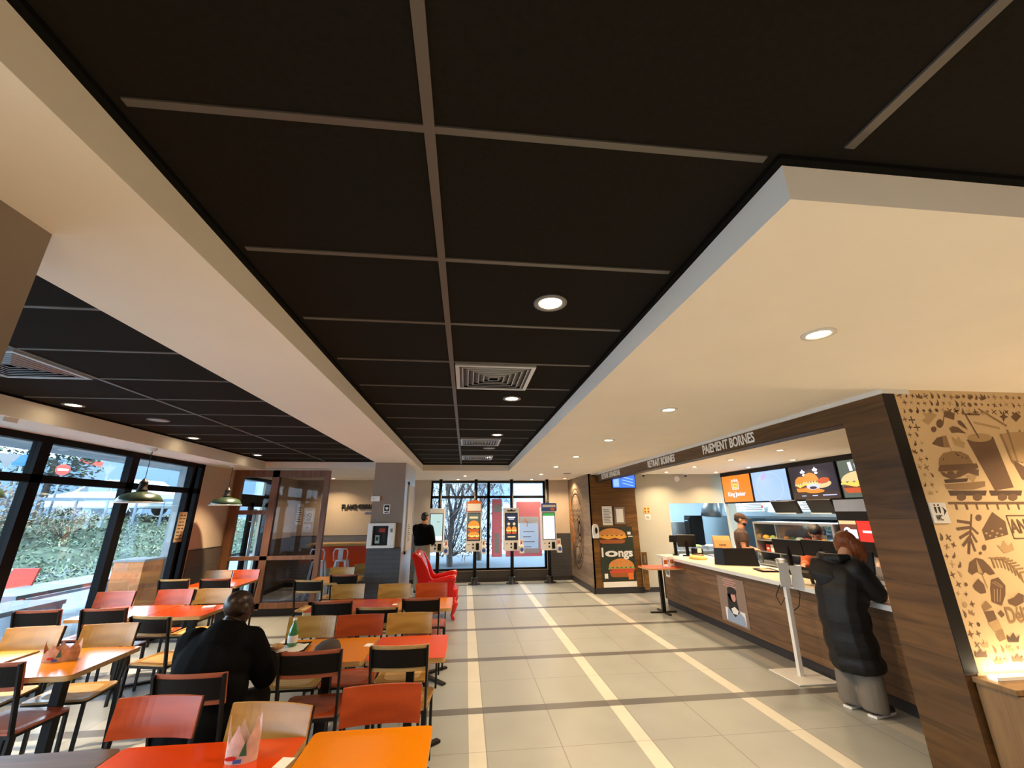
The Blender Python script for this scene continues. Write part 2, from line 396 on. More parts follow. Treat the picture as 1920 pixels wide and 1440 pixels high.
def text(s, name, parent, O, U, V, size, mat, ext=.002, width=None, bold=0.0, align='CENTER'):
    """lettering from the built-in font, turned into a mesh; width squeezes it to that many metres"""
    cu = bpy.data.curves.new(name, 'FONT'); cu.body = s; cu.size = size; cu.extrude = ext; cu.offset = bold; cu.align_x = align; cu.align_y = 'CENTER'; cu.resolution_u = 4
    tmp = bpy.data.objects.new('tmp', cu); COL.objects.link(tmp); bpy.context.view_layer.update()
    me = bpy.data.meshes.new_from_object(tmp.evaluated_get(bpy.context.evaluated_depsgraph_get()))
    bpy.data.objects.remove(tmp); bpy.data.curves.remove(cu); me.name = name; me.materials.clear(); me.materials.append(MATS[mat])
    xs_ = [v.co.x for v in me.vertices]; k = width / (max(xs_) - min(xs_)) if width else 1
    U, V = Vector(U).normalized(), Vector(V).normalized(); Nn = U.cross(V)
    off = Vector(O); p = parent
    while p is not None: off -= p.location; p = p.parent
    for v in me.vertices: v.co = off + U * v.co.x * k + V * v.co.y + Nn * v.co.z
    me.polygons.foreach_set('material_index', [0] * len(me.polygons))
    o = bpy.data.objects.new(name, me); COL.objects.link(o)
    if parent: o.parent = parent
    return o
# 2D shapes for prints and murals
def ell(cx, cy, rx, ry=None, n=20, a0=0, a1=2 * PI, rot=0):
    ry = rx if ry is None else ry; out = []
    full = abs(a1 - a0 - 2 * PI) < 1e-6
    for i in range(n if full else n + 1):
        t = a0 + (a1 - a0) * i / n; x, y = rx * math.cos(t), ry * math.sin(t)
        out.append((cx + x * math.cos(rot) - y * math.sin(rot), cy + x * math.sin(rot) + y * math.cos(rot)))
    return out
def rect(x0, y0, x1, y1): return [(x0, y0), (x1, y0), (x1, y1), (x0, y1)]
def place(poly, cx, cy, s=1, rot=0, sy=None):
    sy = sy or s
    return [(cx + x * s * math.cos(rot) - y * sy * math.sin(rot), cy + x * s * math.sin(rot) + y * sy * math.cos(rot)) for x, y in poly]
CROWN = [(-.5, -.4), (.5, -.4), (.6, .3), (.28, -.02), (0, .5), (-.28, -.02), (-.6, .3)]
STAR = [(.5 * math.cos(PI / 4 * i) * (1 if i % 2 == 0 else .3), .5 * math.sin(PI / 4 * i) * (1 if i % 2 == 0 else .3)) for i in range(8)]
DROP = [(-.15, -.5), (.12, -.42), (.28, -.1), (.2, .2), (-.05, .55), (-.02, .1), (-.2, -.2)]
PLUS = [(-.08, -.5), (.08, -.5), (.08, -.08), (.5, -.08), (.5, .08), (.08, .08), (.08, .5), (-.08, .5), (-.08, .08), (-.5, .08), (-.5, -.08), (-.08, -.08)]
def stroke(mb, pts, w, O, U, V, off, ):
    for (x0, y0), (x1, y1) in zip(pts, pts[1:]):
        dx, dy = x1 - x0, y1 - y0; L = math.hypot(dx, dy) or 1; nx, ny = -dy / L * w / 2, dx / L * w / 2; ex, ey = dx / L * w * .3, dy / L * w * .3
        mb.flat([(x0 - ex + nx, y0 - ey + ny), (x0 - ex - nx, y0 - ey - ny), (x1 + ex - nx, y1 + ey - ny), (x1 + ex + nx, y1 + ey + ny)], O, U, V, off)
def burger(mb, cx, cy, w, h, O, U, V, off, mats=('bun', 'lettuce', 'cheese', 'meat', 'bun_dark'), long=False):
    b, l, c, m, bd = mats
    mb.mat(b).flat(place(ell(0, 0, .5, .5, 16, 0, PI), cx, cy + h * .08, w, 0, h * .85), O, U, V, off)
    zz = [(-.52 + .0867 * i, (.08 if i % 2 else -.02)) for i in range(13)] + [(.52, -.08), (-.52, -.08)]
    mb.mat(l).flat(place(zz, cx, cy + h * .04, w, 0, h), O, U, V, off + .0006)
    mb.mat(c).flat(place([(-.5, 0), (.5, 0), (.53, -.06), (.3, -.16), (.1, -.07), (-.15, -.17), (-.4, -.06)], cx, cy, w, 0, h), O, U, V, off + .0012)
    mb.mat(m).flat(place([(-.48, -.09), (.48, -.09), (.46, -.2), (-.46, -.2)], cx, cy, w, 0, h), O, U, V, off + .0009)
    mb.mat(bd).flat(place([(-.47, -.2), (.47, -.2), (.44, -.36), (.36, -.42), (-.36, -.42), (-.44, -.36)], cx, cy, w, 0, h), O, U, V, off + .0006)
    mb.mat(c)
    for i in range(9):
        a = PI * (i + 1) / 10; mb.flat(ell(cx + math.cos(a) * w * .36, cy + h * .08 + math.sin(a) * h * .28, w * .012, h * .012, 6), O, U, V, off + .0012)
def area(name, loc, size, energy, col, parent=None, rot=(0, 0, 0), shape='DISK', sy=None, spread=PI):
    l = bpy.data.lights.new(name, 'AREA'); l.shape = shape; l.size = size
    if sy: l.size_y = sy
    l.energy = energy; l.color = col; l.spread = spread
    o = bpy.data.objects.new(name, l); COL.objects.link(o)
    off = Vector((0, 0, 0)); p = parent
    while p is not None: off += p.location; p = p.parent
    if parent: o.parent = parent
    o.location = Vector(loc) - off; o.rotation_euler = rot
    return o

# ------------------------------------------------------------------ the room shell
ZC, ZS, ZW, ZH = 2.75, 2.61, 2.57, 2.57
XG, YF = -4.5, 11.75                      # window wall on the left, far wall
YB = -3.6                                 # wall behind the camera
struct(MB('floor').box(-4.6, 9.6, YB - .1, 13.2, -.1, 0).build('floor'))
def black_ceiling():
    m = MB('tile_black'); m.box(-4.0, 9.6, YB, 9.05, ZC, ZC + .06)
    m.mat('rail'); z0, z1 = ZC - .006, ZC + .01
    ys = [.862 + .6 * k for k in range(-8, 14)]
    for y in ys:
        if y > .5: m.box(-.885, .86, y - .011, y + .011, z0, z1) if y < 8.9 else None
        else: m.box(-.885, 9.0, y - .011, y + .011, z0, z1)
        if y < 8.4: m.box(-3.87, -1.68, y - .011, y + .011, z0, z1)
    m.box(-.14, -.11, YB, 8.94, z0 - .001, z1); m.box(1.06, 1.09, YB, .80, z0 - .001, z1)
    for x in (2.26, 3.46, 4.66): m.box(x, x + .03, YB, .80, z0 - .001, z1)
    m.box(-2.835, -2.805, YB, 8.48, z0 - .001, z1)
    m.mat('gap'); z0 = ZC - .016            # dark shadow-gap angle round each tray
    m.box(-.94, -.915, YB, 9.0, z0, z1); m.box(.89, .915, .867, 9.0, z0, z1); m.box(-.94, .915, 8.975, 9.0, z0, z1); m.box(.89, 9.0, .842, .867, z0, z1)
    m.box(-1.645, -1.62, YB, 8.55, z0, z1); m.box(-3.93, -3.905, YB, 8.55, z0, z1); m.box(-3.93, -1.62, 8.525, 8.55, z0, z1)
    return struct(m.build('ceiling'))
black_ceiling()
m = MB('white_paint')
m.box(-1.62, -.94, YB, 9.0, ZS, 3.0); m.box(-4.7, .915, 9.0, 13.2, ZS, 3.0); m.box(-4.7, -1.62, 8.55, 9.0, ZS, 3.0)
m.box(.915, 9.6, .867, 13.2, ZS, 3.0)
m.box(XG - .2, -3.93, YB, 8.55, ZW, 3.0)
struct(m.build('ceiling'))
struct(MB('white_paint').box(-4.7, 9.6, YB - .1, 13.2, 3.0, 3.1).build('ceiling'))
struct(MB('grey_paint').box(-4.7, 9.6, YB - .15, YB, 0, 3.0).build('wall_back'))
struct(MB('tan_paint').box(9.5, 9.6, YB, 13.2, 0, 3.0).build('wall_right'))
# left wall past the glazing, then the lobby door
m = MB('tan_paint'); m.box(XG - .2, XG, 7.66, 8.86, 0, ZW + .05); m.box(XG - .2, XG, 10.3, YF, 0, ZS); m.box(XG - .2, XG, 8.86, 10.3, 2.5, ZS)
struct(m.build('wall_left'))
m = MB('wain_x'); m.box(XG, XG + .02, 7.68, 8.58, .1, 1.18); m.box(XG, XG + .02, 10.32, YF, .1, 1.18)
m.mat('base_dark').box(XG, XG + .025, 7.68, 8.58, 0, .1); m.box(XG, XG + .025, 10.32, YF, 0, .1); m.mat('metal_black').box(XG, XG + .024, 7.68, 8.58, 1.18, 1.19)
struct(m.build('baseboard_left'))
# far wall with its window opening
m = MB('tan_paint'); WX0, WX1, WZ0, WZ1 = -.97, 2.23, .28, 2.59
m.box(XG - .2, WX0, YF, YF + .2, 0, ZS); m.box(WX1, 4.0, YF, YF + .2, 0, ZS); m.box(WX0, WX1, YF, YF + .2, 0, WZ0); m.box(WX0, WX1, YF, YF + .2, WZ1, ZS)
struct(m.build('wall_far'))
m = MB('wain_grey'); m.box(XG + .02, WX0 - .25, YF - .02, YF, .1, 1.19); m.mat('wain_y').box(WX1 + .03, 2.9, YF - .02, YF, .1, 1.18)
m.mat('panel_dark').box(WX0 - .1, WX1 + .03, YF - .03, YF, .08, WZ0 - .01)
m.mat('metal_black').box(XG + .02, WX0 - .25, YF - .024, YF, 1.19, 1.2)
m.mat('base_dark').box(XG + .02, 2.9, YF - .035, YF, 0, .1)
struct(m.build('baseboard_far'))
# windows
def window(name, frame_boxes, panes, frame='frame_black'):
    root = empty(name, (0, 0, 0)); struct(root)
    m = MB(frame)
    for b in frame_boxes: m.box(*b)
    m.build('window_frame', root)
    for b in panes: MB('pane').box(*b).build('pane', root)
    return root
fr, pn = [], []
Y0s = [YB, -1.35, -.1, 1.13, 2.36, 3.6, 4.87, 6.12, 7.40]
xa, xb = XG - .09, XG
fr += [(xa, xb, YB, 7.66, 2.50, ZW), (xa, xb, YB, 7.66, 2.085, 2.165), (xa, xb, YB, 7.66, .0, .12)]
for i, y in enumerate(Y0s):
    fr.append((xa, xb, y - .055, y + .065, .12, 2.50))
fr += [(xa, xb, 7.40, 7.47, .12, 2.5), (xa, xb, 7.57, 7.66, 0, 2.56)]
for a, b in zip(Y0s, Y0s[1:]):
    pn += [(XG - .05, XG - .044, a + .065, b - .055, .12, 2.085), (XG - .05, XG - .044, a + .065, b - .055, 2.165, 2.5)]
pn += [(XG - .05, XG - .044, 7.47, 7.57, .12, 2.085), (XG - .05, XG - .044, 7.47, 7.57, 2.165, 2.5)]
window('window_1', fr, pn)
ya, yb = YF, YF + .08
fr = [(WX0, WX1, ya, yb, WZ1 - .05, WZ1), (WX0, WX1, ya, yb, WZ0, WZ0 + .05), (WX0, WX1, ya, yb, 2.12, 2.19)] + [(x, x + w, ya, yb, WZ0, WZ1) for x, w in ((WX0, .05), (.585, .075), (WX1 - .06, .06), (-.01 + .26, .0))]
fr = [f for f in fr if f[1] > f[0]] + [(1.36, 1.38, ya, yb, 2.19, WZ1)]
fr = fr[:-1]
pn = []
for a, b in ((WX0 + .05, .585), (.66, WX1 - .06)):
    pn += [(a, b, YF + .04, YF + .046, WZ0 + .05, 2.12), (a, b, YF + .04, YF + .046, 2.19, WZ1 - .05)]
window('window_2', fr, pn)
# lobby door in the left wall, seen through the partition
d = struct(empty('door_1', (XG - .05, 9.58, 0)))
m = MB('frame_black'); m.box(XG - .12, XG, 8.86, 8.93, 0, 2.5); m.box(XG - .12, XG, 10.23, 10.3, 0, 2.5); m.box(XG - .12, XG, 8.93, 10.23, 2.44, 2.5); m.box(XG - .12, XG, 8.93, 10.23, 1.98, 2.14)
m.build('door_frame', d); MB('pane').box(XG - .06, XG - .054, 8.93, 10.23, 2.14, 2.44).build('pane', d)
for a, b, s in ((8.93, 9.575, 1), (9.585, 10.23, -1)):
    m = MB('frame_black'); m.box(XG - .08, XG - .03, a, a + .07, .02, 1.98); m.box(XG - .08, XG - .03, b - .07, b, .02, 1.98); m.box(XG - .08, XG - .03, a, b, .02, .14); m.box(XG - .08, XG - .03, a, b, 1.9, 1.98)
    lf = m.build('door_leaf', d); MB('pane').box(XG - .058, XG - .052, a + .07, b - .07, .14, 1.9).build('pane', lf)
    yy = b - .035 if s > 0 else a + .035
    h = MB('chrome_matt'); h.tube([(XG + .04, yy, .25), (XG + .04, yy, 1.85)], .016); h.tube([(XG - .03, yy, .5), (XG + .04, yy, .5)], .01); h.tube([(XG - .03, yy, 1.6), (XG + .04, yy, 1.6)], .01); h.build('door_handle', lf)

# wooden partition with glass in front of the lobby
p = empty('glazed_partition', (-3.6, 8.65, 0), 'brown wood framed glass partition between the seating and the entrance lobby', 'partition')
m = MB('wood_frame'); P0, P1 = 8.6, 8.7
for x0, x1, z0, z1 in ((-4.48, -4.34, 0, 2.57), (-3.79, -3.66, .1, 2.57), (-2.81, -2.72, .1, 2.57), (-4.34, -2.81, 2.44, 2.57), (-4.34, -3.79, 1.74, 1.82), (-4.34, -2.81, .93, 1.0), (-4.34, -2.72, .12, .21)):
    m.box(x0, x1, P0, P1, z0, z1)
m.build('frame', p)
m = MB('metal_black'); m.box(-4.4, -2.72, P0 + .005, P1, 0, .12); m.box(-3.66, -2.81, P0 + .02, P0 + .03, .985, 1.0); m.build('plinth', p)
for x0, x1, z0, z1, g in ((-4.34, -3.79, 1.82, 2.44, 'pane'), (-4.34, -3.79, 1.0, 1.74, 'pane'), (-4.34, -3.79, .21, .93, 'pane'), (-3.66, -2.81, 1.0, 2.44, 'pane_dark'), (-3.66, -2.81, .21, .93, 'pane_dark')):
    MB(g).box(x0, x1, P0 + .04, P0 + .046, z0, z1).build('glass_pane', p)
# column between the seating and the kiosks
c = MB('grey_paint').box(-1.62, -1.09, 7.55, 8.95, 0, ZS).build('wall_column'); struct(c)
m = MB('wain_y'); m.box(-1.635, -1.08, 7.53, 7.55, 0.0, 1.18); m.mat('wain_x').box(-1.64, -1.62, 7.55, 8.95, 0, 1.18); m.mat('metal_black').box(-1.635, -1.08, 7.528, 7.55, 1.18, 1.19)
struct(m.build('baseboard_column'))
m = MB('chrome_matt'); m.box(-1.09, -1.075, 7.56, 8.94, .02, 2.6); struct(m.build('trim_1'))
pf = empty('poster_frame', (-1.06, 8.3, 1.0), 'tall silver poster frame on the window side of the grey column', 'poster')
m = MB('chrome_matt'); m.box(-1.075, -1.05, 7.9, 8.75, 1.05, 1.10); m.box(-1.075, -1.05, 7.9, 8.75, 2.25, 2.3); m.box(-1.075, -1.05, 7.9, 7.95, 1.05, 2.3); m.box(-1.075, -1.05, 8.7, 8.75, 1.05, 2.3); m.build('frame', pf)
m = MB('paper'); m.box(-1.075, -1.06, 7.95, 8.7, 1.1, 2.25); m.mat('grey_ink')
for k in range(9): m.box(-1.06, -1.059, 8.12, 8.5 - (k % 3) * .1, 1.25 + k * .035, 1.262 + k * .035)
m.build('print', pf)
struct(MB('grey_paint').box(-1.83, -1.342, .62, 1.248, 0, ZS).build('wall_column'))

# mural wall, its warm wooden end, kitchen walls
m = MB('wood_grey').box(2.9, 2.93, 9.7, YF, .12, ZS); m.mat('wood_front').box(2.9, 4.03, 9.7, 9.73, .12, ZS); m.mat('cream_paint').box(2.93, 4.03, 9.73, YF, 0, ZS)
struct(m.build('wall_mural'))
m = MB('base_dark').box(2.885, 4.03, 9.685, 9.7, 0, .12); m.box(2.885, 2.9, 9.685, YF, 0, .12); m.box(4.03, 4.5, 9.73, 9.745, 0, .1)
struct(m.build('baseboard_mural'))
m = MB('cream_paint').box(4.03, 4.87, 9.75, 9.87, 0, ZS); m.box(4.87, 6.4, 9.75, 9.87, 1.92, ZS); m.box(4.87, 6.4, 9.75, 9.87, 0, .83); m.box(6.4, 6.6, 9.75, 9.87, 0, ZS)
struct(m.build('wall_kitchen'))
m = MB('wall_cool').box(4.03, 9.5, 12.4, 12.5, 0, ZS); m.box(9.3, 9.5, 3, 12.4, 0, ZS); struct(m.build('wall_kitchen'))
# counter surround: header beam, pillar, decorated wall
m = MB('wood_dark').box(3.08, 3.24, 2.97, 9.7, 2.425, 2.575); m.box(3.08, 3.26, 2.605, 2.97, 0, 2.575)
struct(m.build('wall_counter'))
m = MB('white_metal').box(3.07, 3.3, 2.59, 9.7, 2.575, ZS); struct(m.build('trim_2'))
m = MB('metal_black').box(3.075, 3.172, 2.594, 2.6, .78, 2.575); m.box(3.08, 3.24, 2.97, 9.7, 2.42, 2.425); struct(m.build('trim_3'))
DECO = struct(MB('deco_bg').box(3.17, 9.5, 2.6, 2.75, 0, ZS).build('wall_right'))
struct(MB('grey_paint').box(3.26, 9.5, 2.75, 2.97, 0, ZS).build('wall_right'))

# ------------------------------------------------------------------ ceiling fittings
def downlight(x, y, z, label, group, e, ringm='plastic_grey', r=.062, spread=2.3):
    d = empty('downlight', (x, y, z), label, 'downlight', group)
    m = MB(ringm); m.lathe([(r + .022, 0), (r + .022, -.006), (r, -.008), (r - .004, 0), (r - .006, .0)], (x, y, z), 20); m.build('trim_ring', d)
    MB('lens').lathe([(r - .004, -.002), (r - .02, -.006), (.004, -.0065)], (x, y, z), 20).build('lens', d)
    area('lamp', (x, y, z - .012), r * 1.7, e, WARM, d, spread=spread)
    return d
BL = ['nearest, in front of the first air vent', 'just past the first air vent', 'beside the second air vent', 'farthest, at the end of the strip']
for (y, s) in zip((1.785, 3.586, 5.43, 7.77), BL):
    downlight(.395, y, ZC, 'round downlight in the middle black ceiling, ' + s, 'downlights in the middle black ceiling', 13)
for (x, y), s in zip(((-3.72, 4.146), (-3.73, 5.946), (-3.70, 7.68)), ('nearest the camera', 'second along, past the round grille', 'third, beside the partition')):
    downlight(x, y, ZC, 'round downlight in the left black ceiling, ' + s, 'downlights in the left black ceiling', 30, spread=1.5)
for i, (x, y, e) in enumerate(((.395, -.1, 16), (.395, -2.6, 36), (-2.2, .35, 18), (-2.2, 1.5, 12), (2.4, -1.4, 12), (2.4, -2.6, 60), (4.4, -.8, 50), (4.4, -2.4, 60), (-2.2, -1.2, 44), (4.4, 1.7, 38))):  # lamps out of view, added to lift soffits and walls with bounced fill
    downlight(x, y, ZC if y < 1 else ZS, 'unseen fill downlight added behind or beside the camera, number ' + 'one two three four five six seven eight nine ten'.split()[i] + ' from the aisle', 'fill downlights added behind the camera', e * 1.25)
for y, s in zip((1.724, 3.342, 4.945, 6.549, 8.105, 9.78), ('large, nearest the camera', 'second, above the start of the counter', 'third along', 'fourth along', 'fifth along', 'sixth, nearest the window')):
    downlight(1.775, y, ZS, 'downlight in the white ceiling over the aisle, ' + s, 'downlights over the aisle', 10 if y < 2 else 16 if y < 4 else 19, 'white_metal', .055)
for (x, y), s in zip(((2.653, 11.06), (-.041, 10.26), (-.231, 11.43), (1.80, 11.44), (-3.41, 11.12)), ('by the burger mural', 'in front of the leftmost kiosk', 'against the window top, left side', 'against the window top, right side', 'over the black wall letters')):
    downlight(x, y, ZS, 'small white ceiling downlight ' + s, 'downlights by the window', 13, 'white_metal', .05)
n = 0
for x, y in ((4.69, 5.663), (4.68, 6.843), (4.65, 8.0), (4.62, 9.165), (5.84, 6.79), (5.88, 8.06), (5.82, 9.13)):
    row = 'front row over the counter' if x < 5 else 'rear row by the menu screens'
    k = ('nearest', 'second', 'third', 'farthest')[n if n < 4 else n - 4]; n += 1
    downlight(x, y, ZS, f'kitchen-side downlight, {k} of the {row}', 'downlights over the counter', 17, 'white_metal', .05)
def vent(x0, y0, z, label, s=.575):
    v = empty('air_vent', (x0 + s / 2, y0 + s / 2, z), label, 'air vent', 'square air vents in the black ceiling')
    cx, cy = x0 + s / 2, y0 + s / 2
    m = MB('chrome_matt')
    def sq(a, b, z0, z1):
        for q in ((cx - a, cx + a, cy - a, cy - b), (cx - a, cx + a, cy + b, cy + a), (cx - a, cx - b, cy - b, cy + b), (cx + b, cx + a, cy - b, cy + b)): m.box(q[0], q[1], q[2], q[3], z0, z1)
    sq(s / 2, s / 2 - .028, z - .012, z + .004); m.build('frame', v)
    m = MB('plastic_black'); m.box(cx - s / 2 + .02, cx + s / 2 - .02, cy - s / 2 + .02, cy + s / 2 - .02, z - .002, z + .004); m.build('backing', v)
    m = MB('steel_dark')
    for i in range(6):
        a = .235 - i * .04; b = a + .022; m.mat('chrome_matt'); sq(a + .003, a - .002, z - .0135, z - .0115); m.mat('steel_dark')
        for dx, dy in ((1, 0), (-1, 0), (0, 1), (0, -1)):
            if dx: vs = [(cx + dx * a, cy - a, z - .012), (cx + dx * a, cy + a, z - .012), (cx + dx * b, cy + b, z - .001), (cx + dx * b, cy - b, z - .001)]
            else: vs = [(cx - a, cy + dy * a, z - .012), (cx + a, cy + dy * a, z - .012), (cx + b, cy + dy * b, z - .001), (cx - b, cy + dy * b, z - .001)]
            m.add(vs, [(0, 1, 2, 3)]); m.add([(p[0], p[1], p[2] + .002) for p in vs], [(3, 2, 1, 0)])
    m.build('louvre', v)
vent(-.10, 2.69, ZC - .006, 'large silver square ceiling vent nearest the camera, beside the second downlight')
vent(-.10, 5.73, ZC - .006, 'silver square ceiling vent in the middle of the central black strip')
vent(-.10, 7.53, ZC - .006, 'silver square ceiling vent farthest along the central black strip')
vent(-3.42, 2.68, ZC - .006, 'silver square ceiling vent at the left edge, over the window seats')
def grille(x, y, z, label, r=.1, mt='plastic_grey'):
    g = empty('ceiling_speaker', (x, y, z), label, 'ceiling speaker', 'round ceiling speakers')
    MB(mt).lathe([(r, 0), (r, -.008), (r - .012, -.012), (r - .014, -.006)], (x, y, z), 24).build('rim', g); MB('steel').lathe([(r - .014, -.006), (.004, -.009)], (x, y, z), 24).build('grille', g)
grille(-3.396, 4.775, ZC, 'round grey ceiling speaker grille in the left black ceiling')
grille(.351, 6.63, ZC, 'round grey ceiling speaker grille past the second vent')
grille(2.35, 9.55, ZS, 'grey round speaker grille in the white ceiling near the mural', .09)

def pendant(x, y, label, zb=1.90, r=.235):
    p = empty('pendant_lamp', (x, y, zb), label, 'pendant lamp', 'green pendant lamps along the windows')
    sh = MB('green_enamel'); sh.lathe([(r, 0), (r + .004, .004), (r * .9, .05), (r * .80, .085), (r * .55, .108), (.065, .125), (.05, .13), (.0, .13)], (x, y, zb), 32)
    sh.mat('enamel_white').lathe([(r - .004, -.007), (r + .006, -.007), (r + .006, .002), (r - .004, .002)], (x, y, zb), 32); sh.lathe([(r - .003, .001), (r * .85, .065), (r * .6, .1), (.05, .12), (.0, .12)], (x, y, zb), 32); sh.build('lamp_shade', p)
    m = MB('metal_black'); m.lathe([(.055, .128), (.06, .15), (.044, .17), (.044, .225), (.05, .235), (.03, .26), (.012, .29), (.006, .295)], (x, y, zb), 16); m.build('socket', p)
    MB('metal_black').tube([(x, y, zb + .25), (x + .004, y, ZW - .03)], .004, 6).build('cord', p)
    MB('white_plastic').lathe([(.05, 0), (.045, -.035), (.012, -.045)], (x, y, ZW), 20).build('ceiling_rose', p)
    b = MB('lens'); b.ball((x, y, zb + .055), .032); b.build('bulb', p)
    area('lamp', (x, y, zb + .02), .12, 42, WARM, p)
pendant(-4.03, 5.70, 'dark green pendant lamp hanging before the middle window mullion')
pendant(-4.06, 7.66, 'dark green pendant lamp hanging beside the partition')
rz = empty('pendant_lamp', (-4.12, 3.92, 2.57), 'pendant lamp at the left edge of the photo, only its white ceiling mount in view', 'pendant lamp', 'green pendant lamps along the windows')
MB('white_plastic').box(-4.11, -3.97, 3.86, 3.98, 2.53, 2.57).build('ceiling_rose', rz); MB('metal_black').tube([(-4.12, 3.92, 2.53), (-4.12, 3.92, 2.15)], .004, 6).build('cord', rz)
m = MB('green_enamel'); m.lathe([(.235, 0), (.239, .004), (.2, .07), (.146, .105), (.06, .125), (.0, .13)], (-4.12, 3.92, 1.9), 32); m.mat('metal_black').lathe([(.045, .13), (.034, .2), (.006, .26)], (-4.12, 3.92, 1.9), 16); m.build('lamp_shade', rz)
area('lamp', (-4.12, 3.92, 1.93), .12, 22, WARM, rz)

# ------------------------------------------------------------------ tables and chairs
def table(x0, x1, y0, y1, lam, label, h=.75, group='laminate dining tables'):
    k = .08 if y0 > 2 else 0                     # the column stands a little off centre, clear of the seats
    cx, cy = (x0 + x1) / 2, (y0 + y1) / 2; w, dd = (x1 - x0) / 2, (y1 - y0) / 2
    t = empty('dining_table', (cx, cy, 0), label, 'table', group)
    rr = .028
    def outline(g):
        return [(sx * (w - rr - g) + (rr) * math.cos(a), sy * (dd - rr - g) + (rr) * math.sin(a)) for sx, sy, a0 in ((1, 1, 0), (-1, 1, PI / 2), (-1, -1, PI), (1, -1, 1.5 * PI)) for a in [a0 + PI / 2 * k / 5 for k in range(6)]]
    m = MB('ply_edge'); m.prism(outline(0), (cx, cy, h - .032), (1, 0, 0), (0, 1, 0), .030); m.mat(lam).prism(outline(.0006), (cx, cy, h - .002), (1, 0, 0), (0, 1, 0), .002)
    m.build('table_top', t)
    m = MB('metal_black'); m.box(cx - .03, cx + .03, cy + k - .03, cy + k + .03, .02, h - .04); m.build('column', t)
    m = MB('metal_black'); m.box(cx - .2, cx + .2, cy - .18, cy + .22, h - .04, h - .032); m.build('top_plate', t)
    m = MB('metal_black')
    for sx in (-1, 1):
        for sy in (-1, 1): m.bar((cx, cy + k, .022), (cx + sx * w * .82, cy + k / 2 + sy * dd * .82, .012), .05, .018)
    m.build('base', t)
    return t
table(-.69, -.135, 1.80, 2.445, 'lam_orange', 'orange topped table nearest the camera, cut by the bottom edge of the photo')
table(-1.50, -.715, 1.80, 2.41, 'lam_red', 'bright red topped table at the bottom edge with a paper crown on it')
table(-2.35, -1.505, 1.80, 2.41, 'lam_brown', 'dark brown wooden table in the bottom left corner of the photo')
table(-1.37, -.70, 3.425, 4.02, 'lam_orange', 'orange topped table where the bald man in black sits with his tray')
table(-.685, -.12, 3.425, 4.01, 'lam_red', 'red topped table by the aisle, joined to the bald man\'s orange table')
table(-1.70, -.75, 5.03, 5.66, 'lam_red', 'wide red topped table in the third row before the column')
table(-.742, -.13, 5.02, 5.63, 'lam_orange', 'orange topped table by the aisle in the third row, near the red armchair')
table(-2.40, -1.66, 7.0, 7.70, 'lam_orange', 'orange topped table in the last row between the partition and the column')
table(-3.22, -2.55, 3.40, 4.03, 'lam_orange', 'orange topped table by the windows with a folded paper crown on it')
table(-3.95, -3.27, 3.40, 4.03, 'lam_orange', 'orange topped table against the windows at the left edge of the photo')
table(-3.25, -2.68, 5.03, 5.60, 'lam_red', 'bright red topped table behind the bald man\'s left shoulder')
table(-4.0, -3.265, 5.05, 5.66, 'lam_red', 'red topped table against the window, washed pale by the daylight')
table(-4.06, -3.30, 6.92, 7.60, 'lam_red', 'red topped table in the far corner by window and partition')

